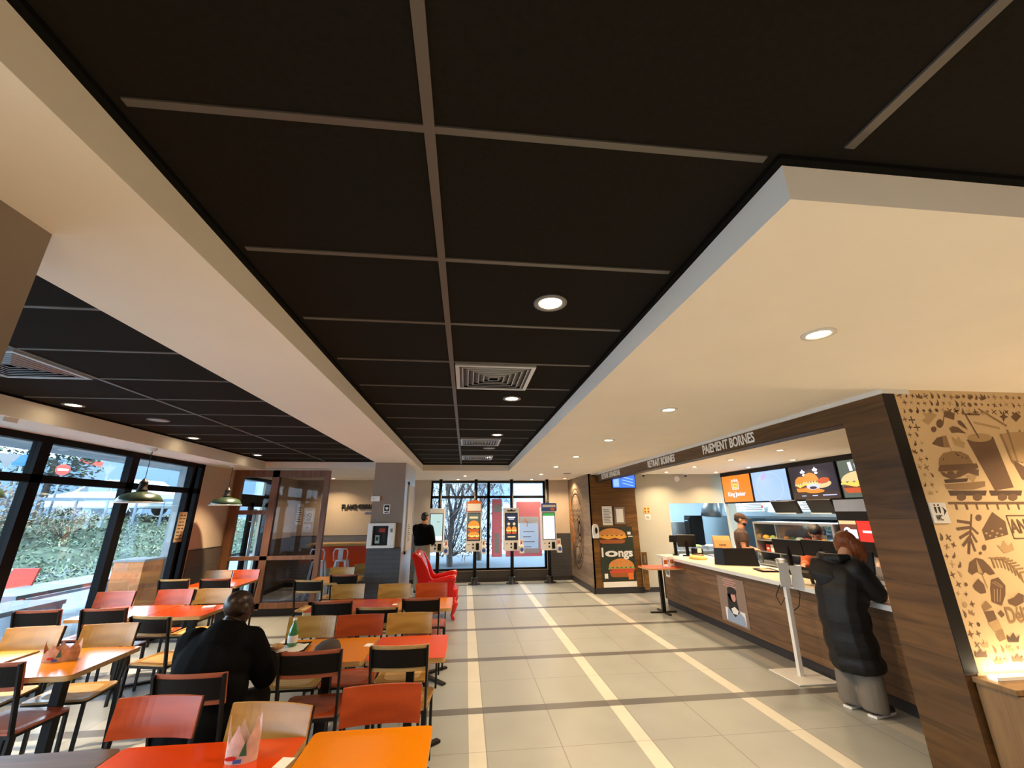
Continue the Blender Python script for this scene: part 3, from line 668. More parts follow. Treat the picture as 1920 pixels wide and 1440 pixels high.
def make_chair(kind):
    face, edge = ('ply_face', 'ply_edge') if kind == 'wood' else ('ply_red', 'ply_red_edge')
    c = empty('dining_chair', (0, 0, 0))
    # seat: plywood, a little wider in front, rounded corners, shallow dish
    m = MB(edge); out = [(-.18, -.19), (.18, -.19), (.2, -.16), (.21, .15), (.19, .175), (-.19, .175), (-.21, .15), (-.2, -.16)]
    m.prism(out, (0, 0, .445), (1, 0, 0), (0, 1, 0), .012)
    nx = 12; vs = []; sz = lambda x, y: .4585 - .007 * max(0, 1 - (x / .17) ** 2) * max(0, 1 - ((y + .01) / .16) ** 2)
    for j in range(nx + 1):
        y = -.188 + .361 * j / nx; hw = .178 + .03 * min(1, (y + .19) / .36) - (.02 if j in (0, nx) else 0)
        for i in range(nx + 1): x = -hw + 2 * hw * i / nx; vs.append((x, y, sz(x, y)))
    m.mat(face, True).add(vs, [(j * 13 + i, j * 13 + i + 1, j * 13 + 14 + i, j * 13 + 13 + i) for j in range(nx) for i in range(nx)]); m.build('seat', c)
    # curved backrest
    def back(x): return -.215 - .026 * (1 - (x / .205) ** 2)
    def shell(m, x0, x1, z0, z1, t0, t1, lean=.03, n=12):
        vs = []
        for i in range(n + 1):
            x = x0 + (x1 - x0) * i / n
            for z in (z0, z1):
                y = back(x) - (z - .69) * lean / .17
                vs += [(x, y + t0, z), (x, y + t1, z)]
        f = []
        for i in range(n):
            a, b = i * 4, i * 4 + 4
            f += [(a, b, b + 2, a + 2), (a + 1, a + 3, b + 3, b + 1), (a, a + 1, b + 1, b), (a + 2, b + 2, b + 3, a + 3)]
        f += [(0, 2, 3, 1), (4 * n, 4 * n + 1, 4 * n + 3, 4 * n + 2)]
        m.add(vs, f, False)
    m = MB(edge); shell(m, -.205, .205, .695, .862, -.006, .005); m.mat(face); shell(m, -.2045, .2045, .6955, .8615, .005, .006); m.build('backrest', c, bevel=.002)
    m = MB('plate_black'); shell(m, -.19, .19, .722, .838, -.012, -.006); m.build('back_plate', c)
    for s in (-1, 1):
        m = MB('metal_black'); m.bar((s * .19, -.20, 0), (s * .19, -.185, .45), .02, .025); m.bar((s * .19, -.185, .44), (s * .197, -.262, .857), .014, .028); m.build('leg', c)
        m = MB('metal_black'); m.bar((s * .19, .165, 0), (s * .19, .155, .445), .02, .02); m.build('leg', c)
    m = MB('metal_black')
    for s in (-1, 1): m.bar((s * .19, -.185, .435), (s * .19, .155, .435), .018, .02)
    m.bar((-.19, -.185, .435), (.19, -.185, .435), .018, .02); m.bar((-.19, .155, .435), (.19, .155, .435), .018, .02); m.build('seat_frame', c)
    return c
PROTO = {}
GR = 'plywood and black metal dining chairs'
def chair(bx, by, facing, kind, label, dr=0):
    """bx, by: middle of the backrest top; facing 'cam' turns the sitter's front to the camera"""
    rz = (PI if facing == 'cam' else 0) + math.radians(dr)
    off = Matrix.Rotation(rz, 3, 'Z') @ Vector((0, -.27, 0))
    if kind not in PROTO: PROTO[kind] = make_chair(kind); o = PROTO[kind]
    else: o = copy_tree(PROTO[kind])
    if facing == 'far' and not 4.5 < by < 4.9: by -= .04
    o.location = (bx - off.x, by - off.y, 0); o.rotation_euler = (0, 0, rz); tag(o, label, 'chair', GR)
    return o
chair(-.42, 2.66, 'cam', 'red', 'red-brown chair drawn up behind the nearest orange table, backrest towards the aisle side', 2)
chair(-.91, 2.50, 'cam', 'wood', 'pale wood backed chair behind the paper crown at the bottom of the photo', -12)
chair(-1.52, 2.66, 'cam', 'red', 'red-orange backed chair at the bottom left, just behind the red and brown tables', -3)
chair(-1.58, 2.99, 'far', 'red', 'red-brown chair seen from behind, the one the bald man sits on', -3)
chair(-1.02, 3.33, 'far', 'red', 'red-brown chair seen from behind, black plate in its back, right of the bald man', 3)
chair(-.44, 3.37, 'far', 'wood', 'wooden chair seen from behind at the aisle end of the second row', -3)
chair(-1.35, 4.33, 'cam', 'wood', 'light wood backrest facing the camera, just right of the green bottle')
chair(-.93, 4.33, 'cam', 'red', 'red-brown backrest facing the camera, between two light wood ones in the second row', 2)
chair(-.49, 4.34, 'cam', 'wood', 'light wood backrest facing the camera across the red table by the aisle')
chair(-1.38, 5.0, 'far', 'red', 'reddish chair with black back plate seen from behind at the wide red table, left end', 2)
chair(-.85, 4.60, 'far', 'wood', 'wooden chair with a curved back seen from behind, pushed out from the wide red table', -5)
chair(-.46, 5.03, 'far', 'red', 'dark backed chair seen from behind at the aisle end of the third row', -1)
chair(-1.50, 6.08, 'cam', 'wood', 'light wood backrest facing the camera, left of the column base', 2)
chair(-.90, 6.02, 'cam', 'wood', 'light wood backrest facing the camera, right in front of the column base')
chair(-.42, 5.99, 'cam', 'red', 'orange-brown backrest facing the camera in front of the red armchair')
chair(-2.17, 6.55, 'far', 'wood', 'wooden chair seen from behind, alone beside the glass partition', -8)
chair(-1.82, 7.02, 'far', 'red', 'reddish chair with dark back seen from behind at the last orange table', -4)
chair(-2.09, 7.93, 'cam', 'wood', 'light wood chair behind the last orange table, left one', 0)
chair(-1.80, 8.36, 'cam', 'wood', 'light wood chair farthest back, half hidden by the column', 10)
chair(-4.20, 5.98, 'cam', 'red', 'reddish backrest nearest the window, facing the camera across the pale red table', 3)
chair(-3.55, 6.02, 'cam', 'red', 'reddish backrest in the second window row, beside a light wood one')
chair(-3.10, 6.02, 'cam', 'wood', 'light wood backrest just left of the bald man\'s head', 0)
chair(-3.55, 4.28, 'cam', 'wood', 'light wood backrest facing the camera behind the folded crown, nearer the window', 4)
chair(-2.99, 4.30, 'cam', 'wood', 'light wood backrest with its empty seat in view, right of the folded crown', 4)
chair(-4.17, 4.99, 'far', 'red', 'reddish chair with black back plate, leftmost by the window in the second row', 2)
chair(-3.57, 4.99, 'far', 'red', 'reddish chair with black back plate seen from behind, second from the window', 2)
chair(-2.86, 4.52, 'far', 'wood', 'wooden chair pulled out askew between the window tables, seen from behind', -13)
chair(-2.98, 3.36, 'far', 'red', 'reddish chair at the left photo edge, from behind, daylight on its seat', -5)
chair(-3.55, 3.36, 'far', 'wood', 'wooden chair cut by the left photo edge, only part of its seat in view', 0)
chair(-4.15, 6.93, 'far', 'wood', 'wooden chair with black back plate seen from behind by the corner window')
chair(-3.58, 6.90, 'far', 'red', 'reddish chair with black back plate seen from behind at the corner table')
chair(-4.04, 7.86, 'cam', 'wood', 'light wood backrest at the corner table against the partition', 0)
chair(-3.61, 7.86, 'cam', 'red', 'pinkish red backrest at the corner table against the partition', 0)

# ------------------------------------------------------------------ things on the tables
def card_crown(cx, cy, z, r, h, mt, label, rz=0, squash=.6, tall=(1, .45, .8, .5)):
    c = empty('paper_hat', (cx, cy, z), label, 'paper crown', 'cardboard crowns')
    n = 56; vs = []
    for j in range(n):
        t = 2 * PI * j / n; k = (j / n * 5) % 1
        peak = abs(k - .5) * 2; hh = h * (.38 + (.62 * (1 - peak) ** .8) * (1 if int(j / n * 5) % 2 == 0 else .72)) + (.012 if k > .42 and k < .58 else 0)
        x, y = r * math.cos(t), r * squash * math.sin(t)
        X, Y = x * math.cos(rz) - y * math.sin(rz), x * math.sin(rz) + y * math.cos(rz)
        vs += [(cx + X, cy + Y, z), (cx + X * 1.04, cy + Y * 1.04, z + hh)]
    f = [(2 * j, 2 * ((j + 1) % n), 2 * ((j + 1) % n) + 1, 2 * j + 1) for j in range(n)]
    m = MB(mt); m.add(vs, f); o = m.build('card_band', c); q = o.modifiers.new('t', 'SOLIDIFY'); q.thickness = .0012
    U = Vector((math.cos(rz), math.sin(rz), 0)); N = Vector((math.sin(rz), -math.cos(rz), 0)); m = MB('green_ink')
    O = Vector((cx, cy, z)) + N * (r * squash + .004)
    m.flat([(.0, .03), (.03, .03), (.02, .085)], O, U, (0, 0, 1), .001); m.mat('red_ink').flat(ell(-.03, .025, .022, .008), O, U, (0, 0, 1), .001); m.mat('blue_ink').flat(rect(-.02, .006, .012, .02), O, U, (0, 0, 1), .0015)
    m.build('print', c)
card_crown(-.925, 2.24, .75, .062, .155, 'crown_pink', 'tall pinkish paper crown standing on the red table at the bottom edge', .1, .5)
card_crown(-2.90, 3.74, .75, .105, .12, 'crown_card', 'brown paper crown lying folded on the orange table by the windows', .15, .45)
def tray(cx, cy, z, rz, label, w=.34, d=.24, mt='plastic_black'):
    t = empty('serving_tray', (cx, cy, z), label, 'tray', None)
    m = MB(mt); R = Matrix.Rotation(rz, 3, 'Z'); cc = Vector((cx, cy, z))
    def P(x, y, zz): return cc + R @ Vector((x, y, zz))
    a, b = w / 2, d / 2
    lo = [P(-a + .02, -b + .02, .001), P(a - .02, -b + .02, .001), P(a - .02, b - .02, .001), P(-a + .02, b - .02, .001)]; hi = [P(-a, -b, .016), P(a, -b, .016), P(a, b, .016), P(-a, b, .016)]
    lo2 = [p + Vector((0, 0, .003)) for p in lo]; 
    m.add(lo + hi + lo2, [(0, 1, 2, 3), (0, 4, 5, 1), (1, 5, 6, 2), (2, 6, 7, 3), (3, 7, 4, 0), (8, 9, 10, 11), (8, 4, 5, 9), (9, 5, 6, 10), (10, 6, 7, 11), (11, 7, 4, 8)]); m.build('tray_body', t)
    return t, P
t, P = tray(-1.36, 3.76, .75, .1, 'black tray with paper and food in front of the bald man')
m = MB('paper'); vs = []
for j in range(9):
    for i in range(9): x, y = -.15 + .3 * i / 8, -.1 + .2 * j / 8; vs.append(P(x, y, .012 + .008 * math.sin(i * 1.7 + j) * math.cos(j * 1.3)))
m.add(vs, [(j * 9 + i, j * 9 + i + 1, j * 9 + 10 + i, j * 9 + 9 + i) for j in range(8) for i in range(8)], True); m.build('tray_paper', t)
f = empty('sandwich', (-1.40, 3.70, .775), 'half unwrapped sandwich lying on the tray paper', 'sandwich'); m = MB('food_tan'); m.ball((-1.40, 3.70, .79), .055, .04, .022); m.build('bun', f); m = MB('paper'); m.ball((-1.44, 3.68, .785), .05, .045, .018); m.build('wrapper', f)
b = empty('water_bottle', (-1.325, 3.80, .767), 'small green bottle with a white cap standing on the black tray', 'bottle')
m = MB('bottle_green'); m.lathe([(.032, 0), (.036, .01), (.036, .09), (.033, .112), (.014, .155), (.012, .175)], (-1.325, 3.80, .767), 20); m.build('bottle_body', b)
MB('cap_white').lathe([(.0145, .172), (.0145, .192), (.0, .193)], (-1.325, 3.80, .767), 16).build('cap', b); MB('white_plastic').lathe([(.0362, .025), (.0368, .03), (.0368, .07), (.0362, .075)], (-1.325, 3.80, .767), 20).build('bottle_label', b)
h = empty('felt_hat', (-1.0, 3.60, .75), 'dark grey domed felt hat lying on the orange table right of the tray', 'hat')
m = MB('felt'); m.rings([(-1.0, 3.60, .751, .10, .085), (-1.0, 3.60, .775, .098, .083), (-.995, 3.60, .81, .088, .074), (-.985, 3.60, .838, .062, .052), (-.978, 3.60, .850, .028, .024)], 28); m.build('hat_crown', h); m = MB('felt'); m.rings([(-1.0, 3.60, .7505, .113, .098), (-1.0, 3.60, .756, .112, .097)], 28); m.build('brim', h)
def sticker(x, y, z, rz, label):
    s = MB('paper'); s.obox((x, y, z + .0008), .055, .075, .0012, rz)
    return tag(s.build('table_sticker'), label, 'sticker', 'white stickers at the table joints')
for x, y, l in ((-.735, 2.2, 'white sticker on the red table at the bottom edge'), (-.74, 3.80, 'white sticker at the corner of the bald man\'s orange table'), (-.78, 5.3, 'white sticker at the end of the wide red table')): sticker(x, y, .75, -.2, l)
nap = MB('paper'); nap.obox((-2.85, 5.45, .757), .12, .09, .012, .3); tag(nap.build('paper_napkin'), 'white folded napkin on the red table left of the bald man\'s head', 'napkin')

# high table with red apron and pale metal stools before the wall letters
ht = empty('high_table', (-2.85, 10.6, 0), 'long high wooden table with a red front, by the wall with black letters', 'table')
m = MB('ply_face'); m.box(-3.55, -2.05, 10.25, 10.85, 1.04, 1.09); m.build('table_top', ht); MB('lam_red').box(-3.42, -2.15, 10.52, 10.56, .55, 1.04).build('front_panel', ht)
for x in (-3.45, -2.15): MB('metal_black').box(x - .03, x + .03, 10.5, 10.6, 0, 1.04).build('leg', ht)
def stool(x, y, label, proto=[None]):
    if proto[0] is None:
        s = empty('bar_stool', (0, 0, 0)); mt = 'chrome_matt'
        m = MB(mt); m.rings([(0, 0, .735, .15, .15), (0, 0, .76, .155, .155), (0, 0, .765, .14, .14)], 4, PI / 4); m.build('seat', s)
        for a in range(4):
            t = PI / 4 + a * PI / 2; cx, cy = math.cos(t), math.sin(t); m = MB(mt); m.bar((cx * .14, cy * .14, .75), (cx * .25, cy * .25, 0), .045, .03); m.build('leg', s)
        m = MB(mt)
        for zz, r in ((.3, .195),):
            q = [(math.cos(PI / 4 + a * PI / 2) * r * 1.0, math.sin(PI / 4 + a * PI / 2) * r, zz) for a in range(5)]
            for a, b in zip(q, q[1:]): m.bar(a, b, .02, .02)
        m.build('footrest', s)
        m = MB(mt); m.tube([(-.14, -.13, .76), (-.15, -.15, .93), (-.12, -.16, 1.0), (.12, -.16, 1.0), (.15, -.15, .93), (.14, -.13, .76)], .013, 8); m.box(-.05, .05, -.162, -.152, .76, .99); m.build('backrest', s)
        proto[0] = s
    else: s = copy_tree(proto[0])
    s.location = (x, y, 0); tag(s, label, 'stool', 'pale metal bar stools at the high table'); return s
stool(-2.72, 10.15, 'silver metal bar stool with low back, fully in view left of the column')
stool(-3.2, 10.12, 'silver metal bar stool half hidden behind the partition post')

# ------------------------------------------------------------------ column fittings
a = empty('defibrillator_cabinet', (-1.40, 7.47, 1.20), 'white defibrillator cabinet with a dark window on the grey column', 'cabinet')
m = MB('white_plastic')
m.box(-1.625, -1.185, 7.42, 7.53, 1.195, 1.235); m.box(-1.625, -1.185, 7.42, 7.53, 1.545, 1.585); m.box(-1.625, -1.545, 7.42, 7.53, 1.235, 1.545); m.box(-1.29, -1.185, 7.42, 7.53, 1.235, 1.545); m.build('housing', a, bevel=.004)
m = MB('plastic_black'); m.box(-1.545, -1.29, 7.50, 7.52, 1.235, 1.545); m.build('interior', a)
m = MB('red_box'); m.obox((-1.40, 7.485, 1.47), .1, .02, .06, 0); m.mat('white_plastic').obox((-1.47, 7.485, 1.33), .07, .02, .13, 0); m.mat('green_ink').obox((-1.47, 7.474, 1.34), .04, .002, .06); m.build('defibrillator', a)
MB('pane').box(-1.545, -1.29, 7.43, 7.434, 1.235, 1.545).build('window_pane', a)
m = MB('plastic_grey'); m.box(-1.255, -1.215, 7.415, 7.42, 1.44, 1.5); m.build('latch', a)
sg = MB('white_plastic'); O = (-1.42, 7.546, 1.74); sg.box(-1.42, -1.31, 7.544, 7.55, 1.74, 1.89)
sg.mat('green_ink').flat(rect(.012, .045, .098, .138), O, (1, 0, 0), (0, 0, 1), .002); sg.mat('white_ink').flat([(.055, .055), (.085, .09), (.07, .115), (.055, .1), (.04, .115), (.025, .09)], O, (1, 0, 0), (0, 0, 1), .003); sg.mat('black_ink').flat(rect(.02, .015, .09, .03), O, (1, 0, 0), (0, 0, 1), .002)
tag(sg.build('heart_sign'), 'small sign with a white heart on dark ground above the defibrillator cabinet', 'sign')
w = MB('white_plastic'); w.box(-1.635, -1.49, 7.50, 7.55, 1.945, 2.03); w.mat('grey_ink').box(-1.60, -1.585, 7.498, 7.50, 1.985, 2.0); tag(w.build('alarm_box', bevel=.004), 'small white plastic box at the left edge of the grey column', 'alarm box')
o = text('FLAME GRILLING', 'wall_lettering', None, (-2.80, YF - .03, 1.915), (1, 0, 0), (0, 0, 1), .155, 'black_ink', .018, .99, .005); tag(o, 'black raised wall letters reading FLAME GRILLING behind the high table', 'lettering')
x = MB('blue_ink').box(-2.68, -2.5, YF - .02, YF - .005, 1.74, 1.77); tag(x.build('wall_plaque'), 'thin blue plaque on the wall under the black letters', 'plaque')

# lobby posters behind the partition
def sheet(name, x0, x1, z0, z1, y, label, cat='notice', mt='paper', ink='grey_ink', rows=5, group=None, title=None):
    s = MB(mt); s.box(x0, x1, y - .004, y, z0, z1); s.mat(ink); h = z1 - z0; w = x1 - x0
    for k in range(rows): s.box(x0 + w * .12, x1 - w * (.12 + .2 * ((k * 7) % 3) / 2), y - .0052, y - .004, z0 + h * (.12 + .76 * k / rows), z0 + h * (.12 + .76 * (k + .42) / rows))
    return tag(s.build(name), label, cat, group)
sheet('lobby_notice', -4.42, -4.28, 1.48, 2.0, YF - .01, 'long white notice in the lobby behind the partition glass', rows=7)
s = MB('paper'); s.box(-4.2, -4.0, YF - .012, YF - .008, 1.55, 1.82); O = (-4.1, YF - .012, 1.69); s.mat('black_ink')
ringp = ell(0, 0, .06, .06, 24); stroke(s, ringp + [ringp[0]], .012, O, (1, 0, 0), (0, 0, 1), .001); stroke(s, [(-.04, .04), (.04, -.04)], .01, O, (1, 0, 0), (0, 0, 1), .002); stroke(s, [(-.035, 0), (.035, 0)], .012, O, (1, 0, 0), (0, 0, 1), .0015); s.flat(rect(-.06, -.11, .06, -.09), O, (1, 0, 0), (0, 0, 1), .001)
tag(s.build('no_smoking_sign'), 'white no smoking sign in the lobby behind the partition glass', 'sign')
sheet('lobby_notice', -4.2, -4.03, 1.36, 1.48, YF - .01, 'small white notice in the lobby under the no smoking sign', rows=3)
# menu card stuck on the corner glass
s = MB('kraft_card'); s.box(XG + .002, XG + .006, 7.25, 7.44, 1.34, 1.79); s.mat('black_ink')
for k in range(8): s.box(XG + .006, XG + .007, 7.27 + (k % 2) * .01, 7.34, 1.38 + k * .05, 1.395 + k * .05); s.box(XG + .006, XG + .007, 7.36, 7.42 - (k % 3) * .01, 1.38 + k * .05, 1.395 + k * .05)
tag(s.build('menu_poster'), 'tan poster with black lines of writing stuck on the corner window', 'poster')

# ------------------------------------------------------------------ red wingback armchair, seen from its left side, facing right
t = empty('armchair', (-.45, 8.18, 0), 'glossy red high-backed armchair with carved legs beside the column', 'armchair')
def side(pts, y0, y1, m): m.prism([(x, z) for x, z in pts], (0, y1, 0), (1, 0, 0), (0, 0, 1), y1 - y0)
m = MB('red_leather', True)
back = [(-.76, .42), (-.80, .62), (-.86, .84), (-.95, 1.06), (-.93, 1.10), (-.86, 1.07), (-.78, 1.10), (-.70, 1.05), (-.64, .9), (-.56, .62), (-.52, .40)]
m.tube([(-.66, 8.18, .30), (-.70, 8.18, .62), (-.78, 8.18, .90), (-.86, 8.18, 1.08)], [.36, .35, .34, .26], 20, flat=.24, up=(1, 0, 0))
o = m.build('backrest', t, bevel=0)
for y in (7.86, 8.50):
    m = MB('red_leather'); side([(-.76, .44), (-.86, .84), (-.94, 1.06), (-.86, 1.09), (-.76, 1.02), (-.66, .86), (-.58, .68), (-.48, .60), (-.46, .44)], y - .04, y + .04, m); m.build('wing', t, bevel=.022)
    m = MB('red_leather'); m.tube([(-.62, y, .60), (-.45, y, .61), (-.25, y, .645), (-.14, y, .65)], [.05, .055, .065, .07], 16, flat=.85); side([(-.62, .30), (-.62, .60), (-.16, .62), (-.18, .50), (-.15, .30)], y - .045, y + .045, m); m.build('armrest', t, bevel=.012)
m = MB('red_leather'); m.box(-.66, -.14, 7.86, 8.50, .22, .34); m.build('seat_rail', t, bevel=.03)
m = MB('red_leather'); m.box(-.64, -.10, 7.92, 8.44, .33, .47); m.build('seat_cushion', t, bevel=.04)
for x, y, s in ((-.19, 7.84, -1), (-.19, 8.50, 1)):
    m = MB('red_leather'); m.tube([(x, y, .30), (x + .045, y + s * .02, .24), (x + .03, y + s * .02, .16), (x - .005, y, .08), (x + .015, y, .035), (x + .04, y, .012)], [.06, .055, .036, .024, .03, .022], 12); m.build('leg', t)
for x, y in ((-.62, 7.88), (-.62, 8.48)):
    m = MB('red_leather'); m.tube([(x, y, .28), (x - .02, y, .14), (x - .07, y, .0)], [.045, .03, .022], 10); m.build('leg', t)
m = MB('chrome_matt')
for i in range(9):
    for y in (7.815,): m.ball((-.62 + i * .058, y, .30 if i < 99 else 0), .008, n=6)
m.build('nail_trim', t)

# ------------------------------------------------------------------ ordering kiosks
def kiosk(x, label, scr, topper=None):
    k = empty('order_kiosk', (x, 11.2, 0), label, 'kiosk', 'ordering kiosks before the far window'); yf = 11.10
    m = MB('metal_black'); m.tube([(x, 11.42, 0), (x, 11.42, ZS - .002)], .045, 16); m.build('pole', k)
    m = MB('metal_black'); m.lathe([(.16, 0), (.16, .012), (.085, .02), (.085, .14), (.07, .16), (.045, .165)], (x, 11.42, 0), 24); m.build('base', k)
    x0, x1 = x - .235, x + .15
    m = MB('white_plastic'); m.box(x0, x1, yf, 11.38, .80, 1.85); m.build('housing', k, bevel=.012)
    m = MB('plastic_black'); m.box(x0 + .02, x1 - .03, yf - .008, yf, 1.06, 1.73); m.build('screen_bezel', k)
    m = MB(scr[0]); O = (x0 + .035, yf - .009, 1.075); Wd, H = x1 - x0 - .08, .64; U, V = (1, 0, 0), (0, 0, 1)
    m.flat(rect(0, 0, Wd, H), O, U, V, 0)
    if scr[1] == 'list':
        m.mat('scr_white')
        for j in range(7): m.flat(rect(.03, .1 + j * .065, Wd - .03 - (j % 3) * .04, .125 + j * .065), O, U, V, .001)
        m.mat('scr_green').flat(rect(0, H - .07, Wd, H), O, U, V, .0012)
    if scr[1] == 'plain':
        m.mat('scr_white').flat(rect(.0, .0, Wd, .1), O, U, V, .001); m.mat('scr_pale').flat(rect(.02, .4, Wd - .02, .52), O, U, V, .0012); m.mat('scr_olive').flat(rect(Wd * .5, .44, Wd - .06, .452), O, U, V, .002)
    if scr[1] == 'burger':
        m.mat('scr_cream').flat(rect(.04, H - .12, Wd - .05, H - .07), O, U, V, .001)
        burger(m, Wd * .5, .32, Wd * .95, .30, O, U, V, .001, ('scr_bun', 'scr_cream', 'scr_yellow', 'scr_meat', 'scr_bun2')); burger(m, Wd * .5, .10, Wd * .95, .2, O, U, V, .001, ('scr_bun', 'scr_cream', 'scr_yellow', 'scr_meat', 'scr_bun2'))
    if scr[1] == 'two':
        m.mat('scr_white').flat(rect(.05, H - .11, Wd - .05, H - .085), O, U, V, .001); m.flat(rect(.08, H - .15, Wd - .08, H - .13), O, U, V, .001)
        for q in (.27, .73): m.mat('scr_cream').flat(ell(Wd * q, .38, .035), O, U, V, .001); burger(m, Wd * q, .22, Wd * .42, .2, O, U, V, .001, ('scr_bun', 'scr_cream', 'scr_yellow', 'scr_meat', 'scr_bun2'))
        m.mat('scr_cream').flat(rect(.05, .05, Wd - .05, .08), O, U, V, .001)
    m.build('screen', k)
    m = MB('plastic_black'); m.box(x0 + .25, x0 + .33, yf - .03, yf, .84, 1.0); m.box(x0 + .16, x0 + .20, yf - .012, yf, .95, .99); m.box(x0 + .16, x0 + .20, yf - .012, yf, .87, .905); m.box(x0 + .04, x0 + .10, yf - .004, yf, .965, .975); m.build('card_reader', k)
    m = MB('white_plastic'); m.box(x1 + .005, x1 + .125, yf - .03, yf + .10, .74, .92); m.build('ticket_tray', k, bevel=.006); 
    m = MB('paper'); m.box(x1 + .02, x1 + .11, yf + .03, yf + .04, .92, 1.08); m.mat('red_ink').flat([(.02, .03), (.07, .05), (.05, .09), (.075, .13), (.03, .11)], (x1 + .02, yf + .03, .92), U, V, .001); m.build('flyer', k)
    m = MB('blue_ink'); m.flat(ell(.06, .08, .045, .05), (x1 + .005, yf - .03, .75), U, V, .001); m.build('tray_badge', k)
    if topper:
        O = (x0 - .005, yf - .03, 1.765)
        if topper == 'board':
            m = MB('orange_ink'); m.prism([(0, 0), (.385, 0), (.385, .24), (.29, .275), (.21, .30), (.13, .275), (0, .24)], O, U, V, -.012); m.mat('paper').flat(rect(.02, .02, .365, .20), O, U, V, -.0125); m.mat('black_ink')
            O2 = (O[0], O[1] - .014, O[2]); m.mat('paper').flat(rect(.02, .02, .365, .20), O2, U, V, 0); m.mat('black_ink')
            for q, w in ((.07, .03), (.13, .05), (.21, .02)): m.flat(rect(q, .05, q + w, .15), O2, U, V, -.002)
            for q in range(3): m.flat(rect(.27, .05 + q * .04, .34, .07 + q * .04), O2, U, V, -.002)
        else:
            m = MB('blue_ink'); m.prism([(0, 0), (.41, 0), (.41, .2), (.2, .205), (.16, .25), (.12, .205), (0, .2)], O, U, V, -.012); O2 = (O[0], O[1] - .0135, O[2]); m.mat('paper').flat(rect(.03, .1, .38, .16), O2, U, V, 0); m.mat('orange_ink').flat(ell(.3, .05, .06, .035), O2, U, V, -.002); m.flat([(.14, .205), (.18, .205), (.16, .245)], O2, U, V, -.002)
        m.build('topper_sign', k)
    if topper is None and scr[1] == 'two':
        m = MB('black_ink'); m.flat(place(CROWN, x0 + .19, 1.79, .2, 0, .07), (0, yf - .001, 0), U, V, .002); m.build('crown_mark', k)
    return k
kiosk(-.69, 'leftmost white order kiosk, pale screen, the standing man in front of it', ('scr_pale', 'plain'))
kiosk(.26, 'white order kiosk with a burger on screen and an orange topped board above', ('scr_olive', 'burger'), 'board')
kiosk(1.235, 'white order kiosk with dark screen and a black crown above it', ('scr_navy', 'two'))
kiosk(2.225, 'rightmost white order kiosk, pale list on screen and a blue topper', ('scr_white', 'list'), 'blue')

# vinyl posters on the far window
s = MB('vinyl_red'); s.box(.72, 1.0, YF + .03, YF + .036, .6, 2.1); s.box(1.4, 2.1, YF + .03, YF + .036, 1.45, 2.02); s.box(1.1, 2.1, YF + .03, YF + .036, .6, .8); s.box(2.0, 2.1, YF + .03, YF + .036, .8, 1.45); s.mat('vinyl_back').box(.80, .92, YF + .028, YF + .03, .7, 1.2); s.box(.76, .97, YF + .028, YF + .03, 1.75, 1.95)
O = (1.75, YF + .029, 1.9); s.mat('pane_dark'); tag(s.build('window_vinyl'), 'big pale red poster stuck on the right half of the far window', 'poster')
s = MB('vinyl_back'); s.box(1.48, 2.02, YF + .02, YF + .027, .68, 1.62); s.mat('orange_ink'); O = (1.6, YF + .02, 1.3)
stroke(s, [(.0, .22), (.04, .25), (.06, .2), (.1, .19), (.1, .06)], .02, O, (1, 0, 0), (0, 0, 1), .001); s.mat('grey_ink')
for k in range(4): s.flat(rect(-.02, -.08 - k * .13, .3 - (k % 2) * .1, -.06 - k * .13), O, (1, 0, 0), (0, 0, 1), .001)
tag(s.build('window_poster'), 'white poster with an orange mark on the far window, right half', 'poster')

# ------------------------------------------------------------------ mural: big sketched burger badge on the grey wood wall
s = MB('mural_line'); O = (2.9, 11.0, 1.35); U, V = (0, -1, 0), (0, 0, 1)
def ringline(rx, rz, cx=0, cz=0, w=.02, a0=0, a1=2 * PI, mt=None, off=.003, n=40):
    if mt: s.mat(mt)
    stroke(s, [(cx + rx * math.cos(a0 + (a1 - a0) * i / n), cz + rz * math.sin(a0 + (a1 - a0) * i / n)) for i in range(n + 1)], w, O, U, V, off)
s.mat('mural_warm').flat([(-.62, .95), (-.35, .2), (-.2, -.3), (-.6, -.6), (-.68, .2)], O, U, V, .001)
ringline(.62, .98, w=.03, mt='mural_line'); ringline(.54, .86, cz=.03, w=.028, a0=PI, a1=2 * PI); ringline(.46, .74, cz=.05, w=.016, a0=PI, a1=2 * PI)
ringline(.40, .30, cz=.55, w=.035, a0=.1, a1=PI - .1); ringline(.36, .26, cz=.55, w=.014, a0=0, a1=PI, mt='mural_pale')
for k in range(3): stroke(s.mat('mural_line'), [(-.5 + .1 * i, .42 - k * .12 + .04 * math.sin(i * 2.1 + k)) for i in range(11)], .022, O, U, V, .003)
ringline(.2, .30, cx=.28, cz=-.02, w=.03, mt='mural_line'); ringline(.1, .16, cx=.28, cz=-.02, w=.05); ringline(.15, .23, cx=.28, cz=-.02, w=.012, mt='mural_pale')
for k in range(5): stroke(s.mat('mural_line'), [(-.45 + k * .12, -.02), (-.42 + k * .12, -.28)], .018, O, U, V, .003)
s.mat('mural_pale').flat(ell(.02, -.62, .3, .14, 24, 0, PI, .9), O, U, V, .002); ringline(.3, .14, .02, -.6, .02, mt='mural_line'); ringline(.36, .2, .0, -.66, .016, PI, 2 * PI)
tag(s.build('burger_mural'), 'large round line drawing of a burger on the grey wood wall', 'mural')

